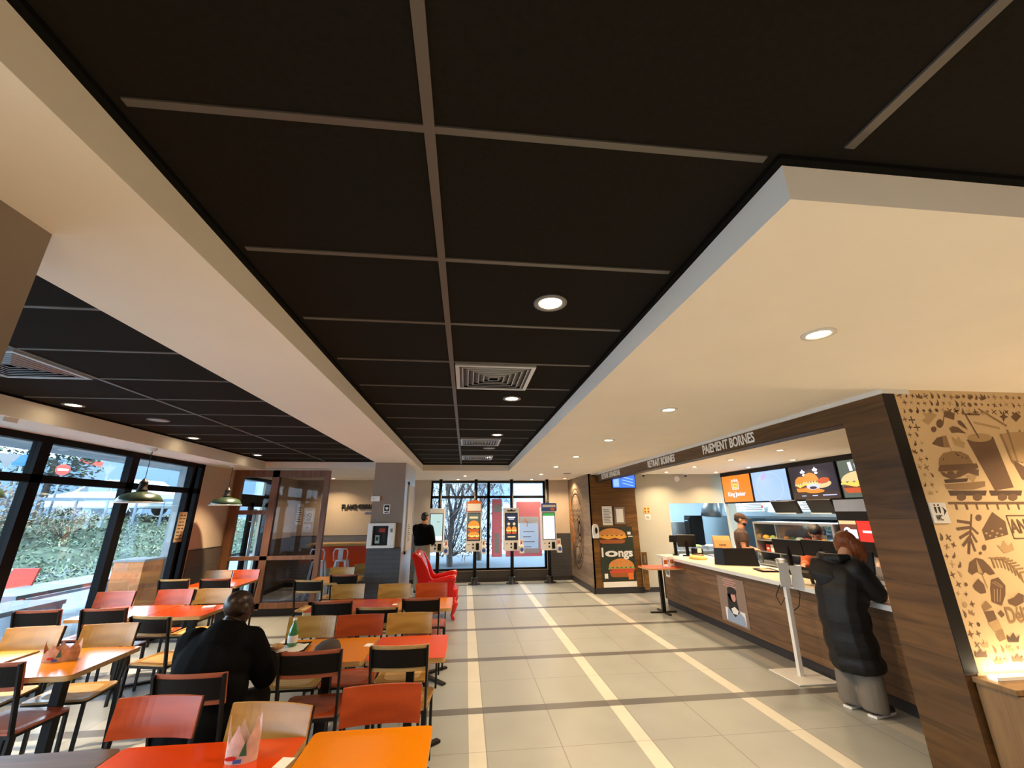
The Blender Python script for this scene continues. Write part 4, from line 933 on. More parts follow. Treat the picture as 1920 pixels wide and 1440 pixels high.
# on the warm wooden end wall
U, V = (1, 0, 0), (0, 0, 1)
p = empty('burger_poster', (3.5, 9.69, 1.0), 'dark green poster with two long burgers and the word longs', 'poster')
O = (3.085, 9.695, .25); m = MB('poster_green'); m.box(3.085, 3.87, 9.685, 9.695, .25, 1.40); O = (3.085, 9.684, .25)
burger(m, .29, .94, .66, .36, O, U, V, .001, ('bun', 'cheese', 'cheese', 'meat', 'bun_dark')); burger(m, .46, .26, .6, .42, O, U, V, .001, ('bun', 'lettuce', 'tomato', 'tomato', 'bun_dark'))
m.mat('paper').flat(rect(.66, .98, .74, 1.04), O, U, V, .001); m.flat(rect(.67, .93, .78, .95), O, U, V, .001); m.flat(rect(.05, .06, .13, .16), O, U, V, .001); m.mat('orange_ink').flat(place(rect(-.06, -.07, .06, .07), .66, .1, 1, .05), O, U, V, .004)
m.build('print', p); m = MB('paper'); m.box(3.10, 3.87, 9.683, 9.695, .13, .24); m.build('white_strip', p)
text('l', 'poster_letter', p, (3.12, 9.682, .845), U, V, .26, 'white_ink', .001, .04, .01); text('o', 'poster_letter', p, (3.33, 9.682, .84), U, V, .24, 'white_ink', .001, .30, .008); text('ngs', 'poster_letter', p, (3.66, 9.682, .835), U, V, .24, 'white_ink', .001, .34, .008)
sheet('wall_notice', 3.18, 3.42, 1.44, 1.86, 9.692, 'white framed notice, the left one above the burger poster', rows=9)
f = empty('wall_frame', (3.62, 9.69, 1.65), 'framed tan notice, the right one above the burger poster', 'frame'); m = MB('lam_brown'); m.box(3.45, 3.74, 9.672, 9.699, 1.44, 1.86); m.build('frame', f); m = MB('grey_paint'); m.box(3.47, 3.72, 9.668, 9.672, 1.46, 1.84); m.mat('paper').box(3.51, 3.68, 9.665, 9.668, 1.5, 1.8); m.build('print', f)
d = empty('soap_dispenser', (2.98, 9.66, 1.25), 'white rounded gel dispenser at the corner of the wooden wall', 'dispenser'); m = MB('white_plastic'); m.prism([(-.07, 0), (.07, 0), (.075, .2), (.06, .28), (.02, .31), (-.03, .31), (-.065, .27), (-.075, .18)], (2.985, 9.70, 1.16), U, V, .07); m.build('housing', d, bevel=.01); m = MB('plastic_black'); m.flat(ell(0, .17, .028, .07), (2.985, 9.62, 1.16), U, V, .012); m.build('window', d)
tv = empty('wall_screen', (3.6, 9.2, 2.4), 'small blue lit order screen hanging under the header beam', 'screen')
m = MB('plastic_black'); m.box(3.30, 3.86, 9.2, 9.25, 2.245, 2.555); m.build('housing', tv); m = MB('scr_tv'); O = (3.315, 9.198, 2.26); m.flat(rect(0, 0, .53, .28), O, U, V, 0); m.mat('scr_tv2').flat(rect(.02, .02, .15, .26), O, U, V, .001)
for k in range(3): m.flat(place(rect(-.13, -.012, .13, .012), .36, .07 + k * .07, 1, -.25), O, U, V, .001)
m.build('screen', tv); MB('metal_black').box(3.56, 3.6, 9.22, 9.25, 2.555, ZS).build('bracket', tv)
s = MB('cloth_yellow'); s.box(4.22, 4.38, 9.742, 9.75, 1.70, 1.84); s.mat('bun_dark')
for x, z in ((.04, .035), (.12, .035), (.04, .1), (.12, .1)): s.flat(ell(x, z, .025), (4.22, 9.742, 1.70), U, V, .001)
tag(s.build('picture_notice'), 'small tan notice with round pictures on the cream kitchen wall', 'notice')
sheet('small_notice', 4.25, 4.38, 1.55, 1.67, 9.748, 'small white notice below the tan picture notice on the cream wall', rows=3)
b = MB('wood_front'); b.box(4.02, 4.13, 9.60, 9.64, .08, .85); b.mat('steel').box(4.06, 4.09, 9.595, 9.60, .62, .78); tag(b.build('wooden_gate'), 'narrow upright brown wooden gate panel by the cream wall', 'gate')
for i, (x, y, l) in enumerate(((4.29, 9.7, 'dome camera on the ceiling above the small tan notice'), (5.37, 9.7, 'dome camera on the ceiling above the kitchen opening'), (3.0, 9.6, 'dome camera where the header beam meets the mural wall'))):
    c = empty('dome_camera', (x, y, ZS), l, 'camera', 'dome cameras'); MB('white_plastic').lathe([(.06, 0), (.06, -.02), (.045, -.03)], (x, y, ZS), 20).build('housing', c); MB('plastic_black').lathe([(.042, -.028), (.034, -.05), (.015, -.06), (.002, -.062)], (x, y, ZS), 20).build('dome', c)
c = MB('white_plastic'); c.lathe([(.07, 0), (.075, .01), (.07, .03), (.02, .04)], (0, 0, 0), 20); o = c.build('smoke_detector'); o.rotation_euler = (PI / 2, 0, 0); o.location = (5.15, 9.75, 2.5); tag(o, 'round white detector on the cream wall beside the ceiling camera', 'detector')

# ------------------------------------------------------------------ header lettering
U, V = (0, -1, 0), (0, 0, 1)
for t_, y, sz, xs, l in (('RETRAIT LIVRAISONS', 8.65, .155, 1.15, 'white letters RETRAIT LIVRAISONS at the far end of the brown header beam'), ('RETRAIT BORNES', 6.27, .155, .94, 'white letters RETRAIT BORNES in the middle of the brown header beam'), ('PAIEMENT BORNES', 4.54, .155, 1.0, 'white letters PAIEMENT BORNES nearest the camera on the brown header beam')):
    tag(text(t_, 'header_lettering', None, (3.076, y, 2.50), U, V, sz, 'white_ink', .003, xs, .003), l, 'lettering', 'white words on the header beam')

# ------------------------------------------------------------------ service counter
ct = empty('service_counter', (4.3, 5.8, 0), 'long service counter with brown plank front and pale worktop', 'counter')
m = MB('wood_counter'); m.box(3.96, 4.0, 2.98, 8.50, .11, .86); m.box(3.96, 4.75, 8.46, 8.50, .11, .86); m.build('front_panel', ct)
m = MB('base_dark'); m.box(3.985, 4.02, 2.98, 8.48, 0, .11); m.box(4.0, 4.7, 8.44, 8.475, 0, .11); m.build('plinth', ct)
m = MB('white_plastic'); m.box(4.02, 4.72, 2.98, 8.44, .02, .84); m.build('body', ct)
m = MB('worktop'); m.box(3.90, 4.76, 2.98, 8.58, .862, .90); m.mat('white_metal').box(3.896, 3.90, 2.98, 8.58, .852, .898); m.box(3.896, 4.76, 8.58, 8.584, .852, .898); m.build('worktop', ct)
# poster on the counter front: dark haired figure on a pale ground
s = MB('paper'); U, V = (0, -1, 0), (0, 0, 1); s.mat('wood_sheet').box(3.953, 3.96, 5.97, 6.61, .16, .78); O = (3.952, 6.61, .16)
s.mat('white_ink').flat(rect(.12, .03, .58, .2), O, U, V, .001); s.mat('snow_ink').flat([(.14, .02), (.58, .02), (.55, .14), (.44, .2), (.3, .17), (.18, .2)], O, U, V, .0015); s.mat('black_ink').flat(ell(.33, .40, .1, .1), O, U, V, .002); s.flat([(.22, .40), (.42, .38), (.46, .18), (.34, .10), (.2, .2)], O, U, V, .002); s.mat('pink_ink').flat(ell(.36, .37, .055, .065), O, U, V, .003); s.mat('white_ink').flat([(.27, .2), (.36, .24), (.44, .2), (.4, .14), (.3, .14)], O, U, V, .003); s.mat('black_ink').flat(ell(.34, .45, .11, .05), O, U, V, .0035); s.mat('pink_ink')
for k in range(4): s.flat(rect(.14 + (k % 2) * .03, .50 + k * .03, .46 - (k % 2) * .05, .512 + k * .03), O, U, V, .002)
tag(s.build('counter_poster'), 'poster of a dark haired figure stuck on the brown counter front', 'poster')
s = MB('paper'); s.box(3.952, 3.958, 8.2, 8.36, .52, .80); s.mat('red_ink').box(3.951, 3.952, 8.22, 8.34, .7, .76); s.mat('grey_ink').box(3.951, 3.952, 8.22, 8.34, .56, .64); tag(s.build('counter_notice'), 'small pale notice at the far end of the counter front', 'notice')
# side table with leaflets at the end of the counter
st = empty('side_table', (3.58, 7.86, 0), 'small pedestal table with orange top at the far end of the counter', 'table')
m = MB('ply_edge'); pts = [(-.36 + .1 * math.cos(a) if False else x, y) for a, x, y in [(0, -.33, -.2), (0, -.27, -.27), (0, .34, -.27), (0, .38, -.22), (0, .38, .22), (0, .34, .27), (0, -.27, .27), (0, -.33, .2)]]
m.prism(pts, (3.60, 7.86, .735), (1, 0, 0), (0, 1, 0), .022); m.mat('lam_red').prism(pts, (3.60, 7.86, .757), (1, 0, 0), (0, 1, 0), .002); m.build('table_top', st)
MB('metal_black').box(3.57, 3.63, 7.83, 7.89, .02, .735).build('column', st); m = MB('metal_black'); m.bar((3.35, 7.86, .012), (3.83, 7.86, .012), .05, .02); m.bar((3.6, 7.62, .012), (3.6, 8.1, .012), .05, .02); m.build('base', st)
for i, (x, y, l) in enumerate(((3.70, 7.78, 'leaflet holder with printed leaflets on the small orange table, front one'), (3.86, 7.86, 'leaflet holder on the small orange table, nearest the counter'))):
    h = empty('leaflet_holder', (x, y, .759), l, 'leaflet holder', 'leaflet holders on the side table'); mm = MB('chrome_matt'); mm.box(x - .05, x + .05, y - .03, y + .05, .759, .775); mm.box(x - .05, x + .05, y + .03, y + .036, .775, .90); mm.build('holder', h); mm = MB('paper'); mm.box(x - .045, x + .045, y + .01, y + .028, .775, .93); mm.mat('bun_dark').flat(rect(.01, .03, .08, .1), (x - .045, y + .01, .78), (1, 0, 0), (0, 0, 1), .001); mm.build('leaflets', h)

# floor stand with two plates
f = empty('notice_stand', (3.71, 4.83, 0), 'white notice stand with square base plate before the counter', 'stand')
m = MB('white_metal'); m.box(3.49, 3.945, 4.60, 5.06, .002, .014); m.build('base_plate', f, bevel=.003); m = MB('white_metal'); m.bar((3.70, 4.83, .012), (3.725, 4.83, .93), .045, .045, up=(0, 1, 0)); m.build('pole', f)
for x0, r, U in ((3.645, 0, Vector((1, -.15, 0)).normalized()), (3.79, -.03, Vector((.92, -.38, 0)))):
    m = MB('white_metal'); V = Vector((0, 0, 1)); m.prism([(0, 0), (.115, -.01), (.125, .08), (.115, .16), (.125, .25), (0, .25), (.01, .16), (-.005, .07)], (x0, 4.80, .905 + r), U, V, -.008); m.build('plate', f)
MB('plastic_grey').box(3.655, 3.88, 4.825, 4.84, .895, .915).build('bracket', f)
m = MB('metal_black'); m.tube([(3.66, 4.84, .92), (3.60, 4.86, .80), (3.64, 4.86, .70), (3.70, 4.85, .78)], .005, 6); m.tube([(3.86, 4.86, .92), (3.92, 4.88, .8), (3.88, 4.88, .68), (3.80, 4.87, .64)], .005, 6); m.build('cable', f)

# on the counter
def monitor(x, y, z, w, h, rz, tilt, label, mt='plastic_black', stand=.2, name='order_screen', group='black tills and screens on the counter'):
    t = empty(name, (x, y, z), label, 'screen', group); R = Matrix.Rotation(tilt, 3, 'X')
    m = MB(mt); m.obox((x, y, z + stand + h / 2), w, .035, h, rz, R); m.build('display', t, bevel=.006)
    m = MB(mt); m.bar((x, y, z + .01), (x, y, z + stand + h / 2), .05, .04); m.obox((x, y, z + .01), w * .55, .16, .02, rz); m.build('stand', t)
    return t
monitor(4.22, 8.38, .90, .20, .13, -.6, -.3, 'small black customer display on a tall stalk at the far counter end', stand=.24)
monitor(4.36, 8.18, .90, .34, .24, -.5, .35, 'tilted black touch screen till at the far end of the counter', stand=.16)
c = empty('receipt_printer', (4.45, 8.02, .9), 'black receipt printer beside the far till', 'printer'); m = MB('plastic_black'); m.box(4.38, 4.54, 7.92, 8.08, .901, 1.05); m.build('housing', c, bevel=.01); MB('paper').box(4.42, 4.5, 7.91, 7.92, .98, 1.06).build('paper_slip', c)
c = empty('folded_cloth', (4.27, 7.66, .9), 'pale yellow folded cloth lying on the counter near the far till', 'cloth'); m = MB('cloth_yellow'); m.rings([(4.27, 7.66, .901, .13, .2), (4.27, 7.66, .93, .14, .21), (4.27, 7.66, .955, .11, .18), (4.27, 7.66, .96, .05, .1)], 16); m.build('fold', c); m = MB('lam_brown'); m.rings([(4.33, 7.74, .955, .09, .12), (4.33, 7.74, .968, .095, .125), (4.33, 7.74, .972, .07, .1)], 20); m.build('board', c)
b = empty('paper_bag', (4.60, 7.38, .9), 'brown paper takeaway bag standing on the counter', 'bag')
m = MB('paper_kraft'); R = Matrix.Rotation(-.35, 3, 'Z'); vs = []
for z, w, d, dx in ((.901, .135, .085, 0), (1.06, .135, .085, .006), (1.24, .14, .05, .0), (1.31, .142, .012, -.004)):
    for sx, sy in ((-1, -1), (0, -1.25), (1, -1), (1, 1), (0, 1.25), (-1, 1)): q = R @ Vector((sx * w, sy * d * (1 if sx else .8), 0)); vs.append((4.60 + q.x + dx, 7.38 + q.y, z))
m.add(vs, [(k * 6 + j, k * 6 + (j + 1) % 6, k * 6 + 6 + (j + 1) % 6, k * 6 + 6 + j) for k in range(3) for j in range(6)] + [(5, 4, 3, 2, 1, 0), (18, 19, 20, 21, 22, 23)]); m.build('bag_body', b); text('KING', 'print', b, (4.55, 7.275, 1.16), R @ Vector((1, 0, 0)), (0, 0, 1), .045, 'meat', .001, .11, .002)
dv = empty('privacy_divider', (4.45, 6.62, .9), 'black folded privacy panel standing on the middle of the counter', 'panel')
m = MB('plastic_black'); m.prism([(0, 0), (.50, .0), (.46, .27), (.0, .255)], (4.20, 6.74, .901), Vector((.43, -.24, 0)).normalized(), (0, 0, 1), -.012); m.build('panel', dv, bevel=.002)
m = MB('plastic_black'); m.prism([(0, 0), (.16, .0), (.16, .26), (.02, .255)], (4.10, 6.86, .901), Vector((.6, -.75, 0)).normalized(), (0, 0, 1), -.012); m.build('panel', dv)
t, P = tray(4.40, 6.05, .901, 1.3, 'dark tray with papers lying on the counter before the stand', .36, .26, 'plastic_black'); m = MB('pink_ink'); m.obox(P(.0, .0, .012), .2, .16, .004, 1.4); m.mat('cloth_yellow').obox(P(.04, .02, .018), .1, .07, .006, 1.0); m.build('papers', t)
monitor(4.60, 5.78, .90, .48, .20, -1.45, .12, 'large black till screen left of the woman in the black coat', stand=.245)
monitor(4.62, 5.22, .90, .50, .20, -1.4, .12, 'black till screen right beside the woman in the black coat', stand=.265)
monitor(4.58, 4.70, .90, .34, .24, -1.2, -.25, 'black till screen mostly hidden by the woman in the black coat', stand=.14)
c = empty('cash_till', (4.60, 5.15, .90), 'black cash till with keys and cables under the till screens', 'till'); m = MB('plastic_black'); m.box(4.42, 4.74, 4.78, 5.62, .901, .965); m.build('drawer', c, bevel=.006); m = MB('plastic_grey'); 
for k in range(7): m.box(4.45 + (k % 2) * .1, 4.52 + (k % 2) * .1, 4.85 + k * .1, 4.91 + k * .1, .965, .985)
m.build('keys', c)
c = empty('card_terminal', (4.15, 4.86, .9), 'black card terminal on a stalk behind the notice stand', 'terminal'); m = MB('plastic_black'); m.bar((4.18, 4.95, .9), (4.15, 4.93, 1.02), .03); m.obox((4.12, 4.92, 1.05), .09, .2, .04, .3, Matrix.Rotation(.5, 3, 'Y')); m.build('housing', c, bevel=.005)
c = empty('clear_screen', (4.45, 3.55, .9), 'pale rounded splash panel at the near end of the counter', 'panel'); m = MB('white_plastic'); m.prism([(-.38, 0), (.25, 0), (.25, .30), (.1, .36), (-.1, .37), (-.28, .30), (-.36, .2)], (4.62, 3.55, .901), (0, -1, 0), (0, 0, 1), -.012); m.build('panel', c)

# ------------------------------------------------------------------ menu boards
mb = empty('menu_board_rail', (6.2, 7.6, 2.56), 'black rail and backing that carries the lit menu screens', 'rail'); m = MB('plastic_black'); m.box(6.16, 6.26, 4.0, 9.52, 2.53, ZS); m.box(6.17, 6.26, 4.0, 9.52, 1.90, 2.53); m.build('rail', mb)
def board(y1, label, kind):
    y0 = y1 - 1.04; b = empty('menu_screen', (6.15, (y0 + y1) / 2, 1.92), label, 'screen', 'lit menu screens over the counter'); m = MB('plastic_black'); m.box(6.13, 6.17, y0, y1, 1.915, 2.53); m.build('bezel', b)
    O = (6.129, y1 - .02, 1.93); U, V = (0, -1, 0), (0, 0, 1); Wd, H = 1.0, .585
    g = {'orange': 'scr_orange', 'blue': 'scr_blue', 'dark': 'scr_dark', 'olive': 'scr_olive'}[kind]; m = MB(g); m.flat(rect(0, 0, Wd, H), O, U, V, 0)
    if kind == 'orange':
        cx, cy = .47, .36
        stroke(m.mat('scr_white'), [(x + cx, y + cy) for x, y in ((-.11, -.08), (.11, -.08), (.12, .08), (.09, .13), (.06, .08), (.03, .14), (0, .08), (-.03, .14), (-.06, .08), (-.09, .13), (-.12, .08), (-.11, -.08))], .014, O, U, V, .001)
        m.mat('scr_yellow').flat([(x + cx, y + cy) for x, y in ((-.085, -.06), (.085, -.06), (.09, .06), (.045, .03), (0, .06), (-.045, .03), (-.09, .06))], O, U, V, .001); m.mat('scr_meat').flat(ell(cx - .03, cy - .01, .014), O, U, V, .002); m.flat(ell(cx + .03, cy - .01, .014), O, U, V, .002)
        m.build('screen', b); text('King Junior', 'screen_lettering', b, Vector(O) + Vector((-.002, -.47, .17)), U, V, .13, 'scr_white', .0005, .62, .003)
        return
    if kind == 'blue':
        m.mat('scr_lav'); ring = ell(.5, .27, .36, .28, 40); stroke(m, ring + [ring[0]], .008, O, U, V, .001); m.mat('scr_lilac')
        for k in range(3): m.flat(place(rect(-.08, -.012, .08, .012), .36, .44 + k * .035, 1, .3), O, U, V, .0015)
    if kind == 'dark':
        m.mat('scr_brown').flat(rect(0, 0, Wd, .12), O, U, V, .0005)
        for x, w, h, y in ((.25, .30, .30, .25), (.47, .36, .36, .27)): burger(m, x, y, w, h, O, U, V, .001 + x * .01, ('scr_bun', 'scr_cream', 'scr_yellow', 'scr_meat', 'scr_bun'))
        m.mat('scr_cream').flat(place(ell(0, 0, .17, .06), .72, .24, 1, .1), O, U, V, .008); m.mat('scr_bun2').flat(place(ell(0, 0, .13, .05), .74, .30, 1, .1), O, U, V, .009); m.mat('scr_lav').flat(ell(.5, .21, .14, .05), O, U, V, .009); m.mat('scr_dark').flat(ell(.5, .19, .08, .025), O, U, V, .010); m.mat('scr_bun').flat(ell(.52, .13, .2, .035), O, U, V, .008)
        for x, y in ((.32, .48), (.60, .50)): m.mat('scr_white').flat(place([(-.06, 0), (-.02, .02), (0, .05), (.02, .02), (.06, 0), (.04, -.03), (-.04, -.03)], x, y, 1, 0), O, U, V, .001); m.flat(ell(x + .015, y - .06, .035, .022), O, U, V, .001)
        for x0, x1 in ((.2, .3), (.44, .55), (.66, .94)): m.mat('scr_lav').flat(rect(x0, .05, x1, .065), O, U, V, .001)
    if kind == 'olive':
        m.mat('scr_white').flat(place(rect(-.03, -.07, .03, .07), .22, .48, 1, .1), O, U, V, .001); m.mat('scr_white').flat(place(rect(-.03, -.05, .03, .05), .33, .47, 1, .1), O, U, V, .001); burger(m, .35, .22, .7, .36, O, U, V, .001, ('scr_cream', 'scr_yellow', 'scr_yellow', 'scr_meat', 'scr_bun2'))
    m.build('screen', b)
board(9.45, 'orange menu screen with a crown and the words King Junior', 'orange'); board(8.385, 'pale blue menu screen second from the left', 'blue'); board(7.31, 'dark menu screen showing a row of burgers', 'dark'); board(6.235, 'green-grey menu screen cut off by the wooden pillar', 'olive')

# ------------------------------------------------------------------ kitchen
def steelbox(name, boxes, label, cat, mt='steel', group=None, extra=None):
    m = MB(mt)
    for b in boxes: m.box(*b)
    return m
ln = [(7.2, 5.6), (7.2, 8.2), (7.2, 10.8), (5.6, 11.2)]
for i, (x, y) in enumerate(ln):
    t = empty('ceiling_light_panel', (x, y, ZS), ('cool ceiling panel lamp over the kitchen, ' + ('nearest the pillar', 'middle one', 'farthest right', 'behind the wall opening')[i]), 'ceiling lamp', 'cool kitchen lamps')
    m = MB('white_metal'); m.box(x - .32, x + .32, y - .62, y + .62, ZS - .03, ZS); m.build('frame', t); m = MB('cool_tube'); m.box(x - .29, x + .29, y - .59, y + .59, ZS - .034, ZS - .03); m.build('diffuser', t)
    area('lamp', (x, y, ZS - .05), .55, 46, COOL, t, shape='RECTANGLE', sy=1.1)
hd = empty('extraction_hood', (7.9, 9.0, 1.5), 'long steel extraction hood with notices along the kitchen back', 'hood')
m = MB('steel'); m.prism([(7.45, 1.60), (7.5, 1.60), (9.2, 1.60), (9.2, 2.3), (7.62, 2.3), (7.45, 1.70)], (0, 11.7, 0), (1, 0, 0), (0, 0, 1), 4.9); m.build('hood_body', hd); m = MB('steel_dark'); m.box(7.46, 9.2, 6.8, 11.7, 1.55, 1.60); m.build('lower_rim', hd)
for k, (ya, yb, l) in enumerate(((11.45, 10.75, 'white'), (10.65, 9.85, ''), (9.5, 8.9, ''), (8.75, 8.25, ''))):
    n = tag(MB('scr_paper').build('x'), None); bpy.data.objects.remove(n)
    s = MB('scr_paper'); s.mats[0] = 'paper'; s.box(7.40, 7.41, yb, ya, 1.72, 1.95); s.mat('grey_ink')
    for q in range(4): s.box(7.398, 7.40, yb + .05, ya - .06 - (q % 2) * .1, 1.75 + q * .045, 1.768 + q * .045)
    s.mat('red_ink').box(7.397, 7.40, yb + .02, yb + .08, 1.8, 1.86) if k == 1 else None
    tag(s.build('kitchen_notice'), 'white kitchen notice on the steel hood, ' + ('first from the left', 'second from the left, with a red mark', 'third from the left', 'fourth from the left')[k], 'notice', 'notices on the steel hood')
def cabinet(name, x0, x1, y0, y1, z0, z1, label, cat, mt='steel', doors=2, group=None):
    t = empty(name, ((x0 + x1) / 2, (y0 + y1) / 2, z0), label, cat, group); m = MB(mt); m.box(x0, x1, y0, y1, z0, z1); m.build('body', t)
    for k in range(doors):
        a, b = y0 + (y1 - y0) * k / doors + .02, y0 + (y1 - y0) * (k + 1) / doors - .02; d = MB(mt); d.box(x0 - .02, x0, a, b, z0 + .08, z1 - .06); o = d.build('door', t); hnd = MB('chrome'); hnd.box(x0 - .04, x0 - .02, a + .06, b - .06, z1 - .14, z1 - .12); hnd.build('handle', o)
    return t
cabinet('broiler', 7.7, 8.6, 8.9, 10.6, 0, 1.5, 'tall dark steel broiler under the hood behind the capped employee', 'oven', 'steel_dark')
cabinet('fryer', 7.7, 8.5, 7.2, 8.7, 0, 1.15, 'steel fryer bank behind the middle of the counter', 'fryer', 'steel')
cabinet('steel_fridge', 8.0, 8.8, 5.2, 6.9, 0, 2.1, 'tall steel fridge at the right of the kitchen', 'fridge', 'steel')
# prep station with sandwich chute in the middle
ps = empty('prep_station', (5.85, 6.8, 0), 'steel prep station with shelves of wrapped food behind the tills', 'shelf unit')
m = MB('steel'); m.box(5.55, 6.15, 5.96, 7.78, .0, .86); m.box(5.55, 6.15, 5.96, 7.78, 1.50, 1.535); m.box(5.55, 6.15, 7.74, 7.78, .86, 1.5); m.box(5.55, 6.15, 5.96, 6.0, .86, 1.5); m.box(5.55, 6.15, 7.18, 7.2, .86, 1.5); m.build('frame', ps)
m = MB('steel_dark'); m.box(6.1, 6.15, 6.0, 7.74, .86, 1.5); m.build('back_panel', ps)
for z in (1.0, 1.2): MB('steel').box(5.57, 6.1, 6.0, 7.74, z, z + .012).build('shelf', ps)
m = MB('pane_counter'); m.box(5.54, 5.546, 6.0, 7.1, 1.22, 1.5); m.build('glass_front', ps)
rnd = random.Random(3); cols = ['cheese', 'lettuce', 'cloth_yellow', 'bun', 'green_ink', 'paper', 'tomato', 'cloth_yellow']
for k in range(10):
    y = 7.66 - k * .165; mt = cols[k % 8]; s = MB(mt); s.ball((5.72 + rnd.uniform(-.03, .03), y, 1.212 + .045), .06, .065, .045, n=8); s.mat('paper').ball((5.72, y, 1.235), .066, .07, .02, n=6)
    tag(s.build('wrapped_sandwich'), 'wrapped sandwich on the upper prep shelf, ' + 'first second third fourth fifth sixth seventh eighth ninth tenth eleventh'.split()[k] + ' from the left', 'sandwich', 'wrapped sandwiches on the prep station')
for k in range(4):
    y = 7.6 - k * .12; s = MB(['red_box', 'paper', 'red_box', 'steel_dark'][k]); s.box(5.65, 5.8, y - .05, y + .05, 1.013, 1.013 + .12); s.mat('white_ink').box(5.648, 5.65, y - .03, y + .03, 1.05, 1.08); tag(s.build('food_carton'), ('red carton at the left end of the lower prep shelf', 'white carton between two red ones on the prep shelf', 'red carton right of the white one on the prep shelf', 'dark carton at the right of the lower prep shelf cartons')[k], 'carton', 'cartons on the lower prep shelf')
bc = empty('back_counter', (5.35, 6.3, 0), 'steel work counter between the prep station and the front counter', 'counter'); m = MB('steel_dark'); m.box(5.27, 5.5, 4.2, 9.0, .0, .80); m.build('body', bc); m = MB('steel'); m.box(5.22, 5.52, 4.2, 9.0, .80, .84); m.build('top', bc)
for k in range(7):
    y = 4.45 + k * .5; mt, nm, sh = [('steel', 'sauce_pump', 0), ('white_plastic', 'lidded_tub', 1), ('steel_dark', 'small_pan', 1), ('red_box', 'sauce_bottle', 0), ('white_plastic', 'paper_stack', 2), ('steel', 'gastro_pan', 1), ('steel_dark', 'oil_bottle', 0)][k]
    q = MB(mt)
    if sh == 0: q.lathe([(.04, 0), (.042, .12), (.03, .15), (.012, .17), (.010, .22)], (5.36, y, .841), 16)
    elif sh == 1: q.lathe([(.07, 0), (.085, .1), (.09, .105), (.05, .12)], (5.36, y, .841), 18)
    else: q.box(5.29, 5.44, y - .1, y + .1, .841, .90)
    tag(q.build(nm), ('steel sauce pump', 'white lidded tub', 'dark small pan', 'red sauce bottle', 'white stack of papers', 'steel round pan', 'dark bottle')[k] + ' on the steel back counter', 'kitchen item')
# drinks machine with lit red panel
dm = empty('drinks_machine', (5.7, 4.9, .84), 'drinks machine with a lit red panel, right behind the woman', 'drinks machine')
m = MB('plastic_black'); m.box(5.62, 6.15, 4.2, 5.93, 1.12, 1.72); m.build('head', dm); m = MB('steel'); m.box(5.7, 6.15, 4.2, 5.93, 0, 1.12); m.box(5.62, 6.15, 4.2, 5.93, 1.72, 1.89); m.build('body', dm)
O = (5.618, 5.91, 1.31); U, V = (0, -1, 0), (0, 0, 1); m = MB('scr_meat'); m.flat(rect(0, 0, .28, .28), O, U, V, 0); m.mat('scr_cream').flat(rect(0, .23, .28, .28), O, U, V, .001); m.mat('scr_white').flat(ell(.12, .11, .07, .08), O, U, V, .001); m.flat(rect(.13, .04, .27, .16), O, U, V, .001); m.mat('scr_dark').flat(ell(.1, .12, .03, .035), O, U, V, .002); m.mat('scr_red').flat(rect(.29, 0, .85, .28), O, U, V, 0); m.mat('scr_white').flat(rect(.36, .12, .82, .15), O, U, V, .001); m.build('lit_panel', dm)
m = MB('chrome');
for k in range(5): m.box(5.58, 5.62, 4.5 + k * .22, 4.56 + k * .22, 1.0, 1.12)
m.build('nozzle', dm)
for i, (y, l) in enumerate(((6.02, 'stack of pale cups beside the drinks machine'),)):
    c = MB('white_plastic')
    for k in range(9): c.lathe([(.03, 0), (.042, .05), (.044, .055)], (5.45, y, .84 + .55 * 0 + k * .05), 14)
    tag(c.build('cup_stack'), l, 'cups')
# monitors hanging under the menu boards
for i, (y, w, l) in enumerate(((7.32, .62, 'black kitchen order monitor hanging under the pale blue menu screen'), (6.52, .5, 'glossy dark kitchen monitor hanging under the dark menu screen'))):
    t = empty('kitchen_monitor', (5.9, y, 1.75), l, 'screen', 'hanging kitchen monitors'); m = MB('plastic_black'); m.obox((5.95, y, 1.80), .05, w, .24, 0, Matrix.Rotation(-.35, 3, 'Y')); m.build('housing', t, bevel=.006); MB('metal_black').box(5.98, 6.02, y - .03, y + .03, 1.85, 1.92).build('bracket', t); m = MB('white_plastic'); m.obox((5.915, y + .05, 1.90), .02, w * .5, .02); m.obox((5.90, y - .02, 1.69), .02, w * .8, .015); m.build('trim', t)
# seen through the opening in the cream wall
t = cabinet('steel_shelf_unit', 4.9, 6.3, 11.3, 12.2, 0, 1.45, 'steel unit in the back kitchen seen through the wall opening', 'cabinet', 'steel', 1)
s = empty('round_ventilator', (6.1, 10.6, 1.6), 'large dark round duct in the back kitchen opening', 'duct'); m = MB('steel_dark'); m.tube([(6.5, 10.5, 2.1), (6.45, 10.6, 1.8), (6.44, 10.62, 1.6)], [.12, .22, .25], 20); m.build('duct', s)
t = cabinet('dark_fridge', 6.0, 6.35, 10.9, 11.2, 0, 1.62, 'narrow black cabinet in the back kitchen seen through the opening', 'cabinet', 'plastic_black', 1)
s = empty('wall_rack', (5.6, 11.9, 1.5), 'pale wire rack on the back kitchen wall', 'rack'); m = MB('chrome_matt')
for k in range(4): m.box(5.1, 5.9, 11.8, 11.82, 1.45 + k * .09, 1.465 + k * .09)
for k in range(5): m.box(5.1 + k * .2, 5.11 + k * .2, 11.78, 11.84, 1.4, 1.78)
m.build('wires', s)
s = empty('work_ledge', (5.6, 9.8, .83), 'steel pass ledge in the wall opening with trays', 'shelf'); m = MB('steel'); m.box(4.87, 6.38, 9.55, 10.1, .84, .87); m.build('ledge', s); 
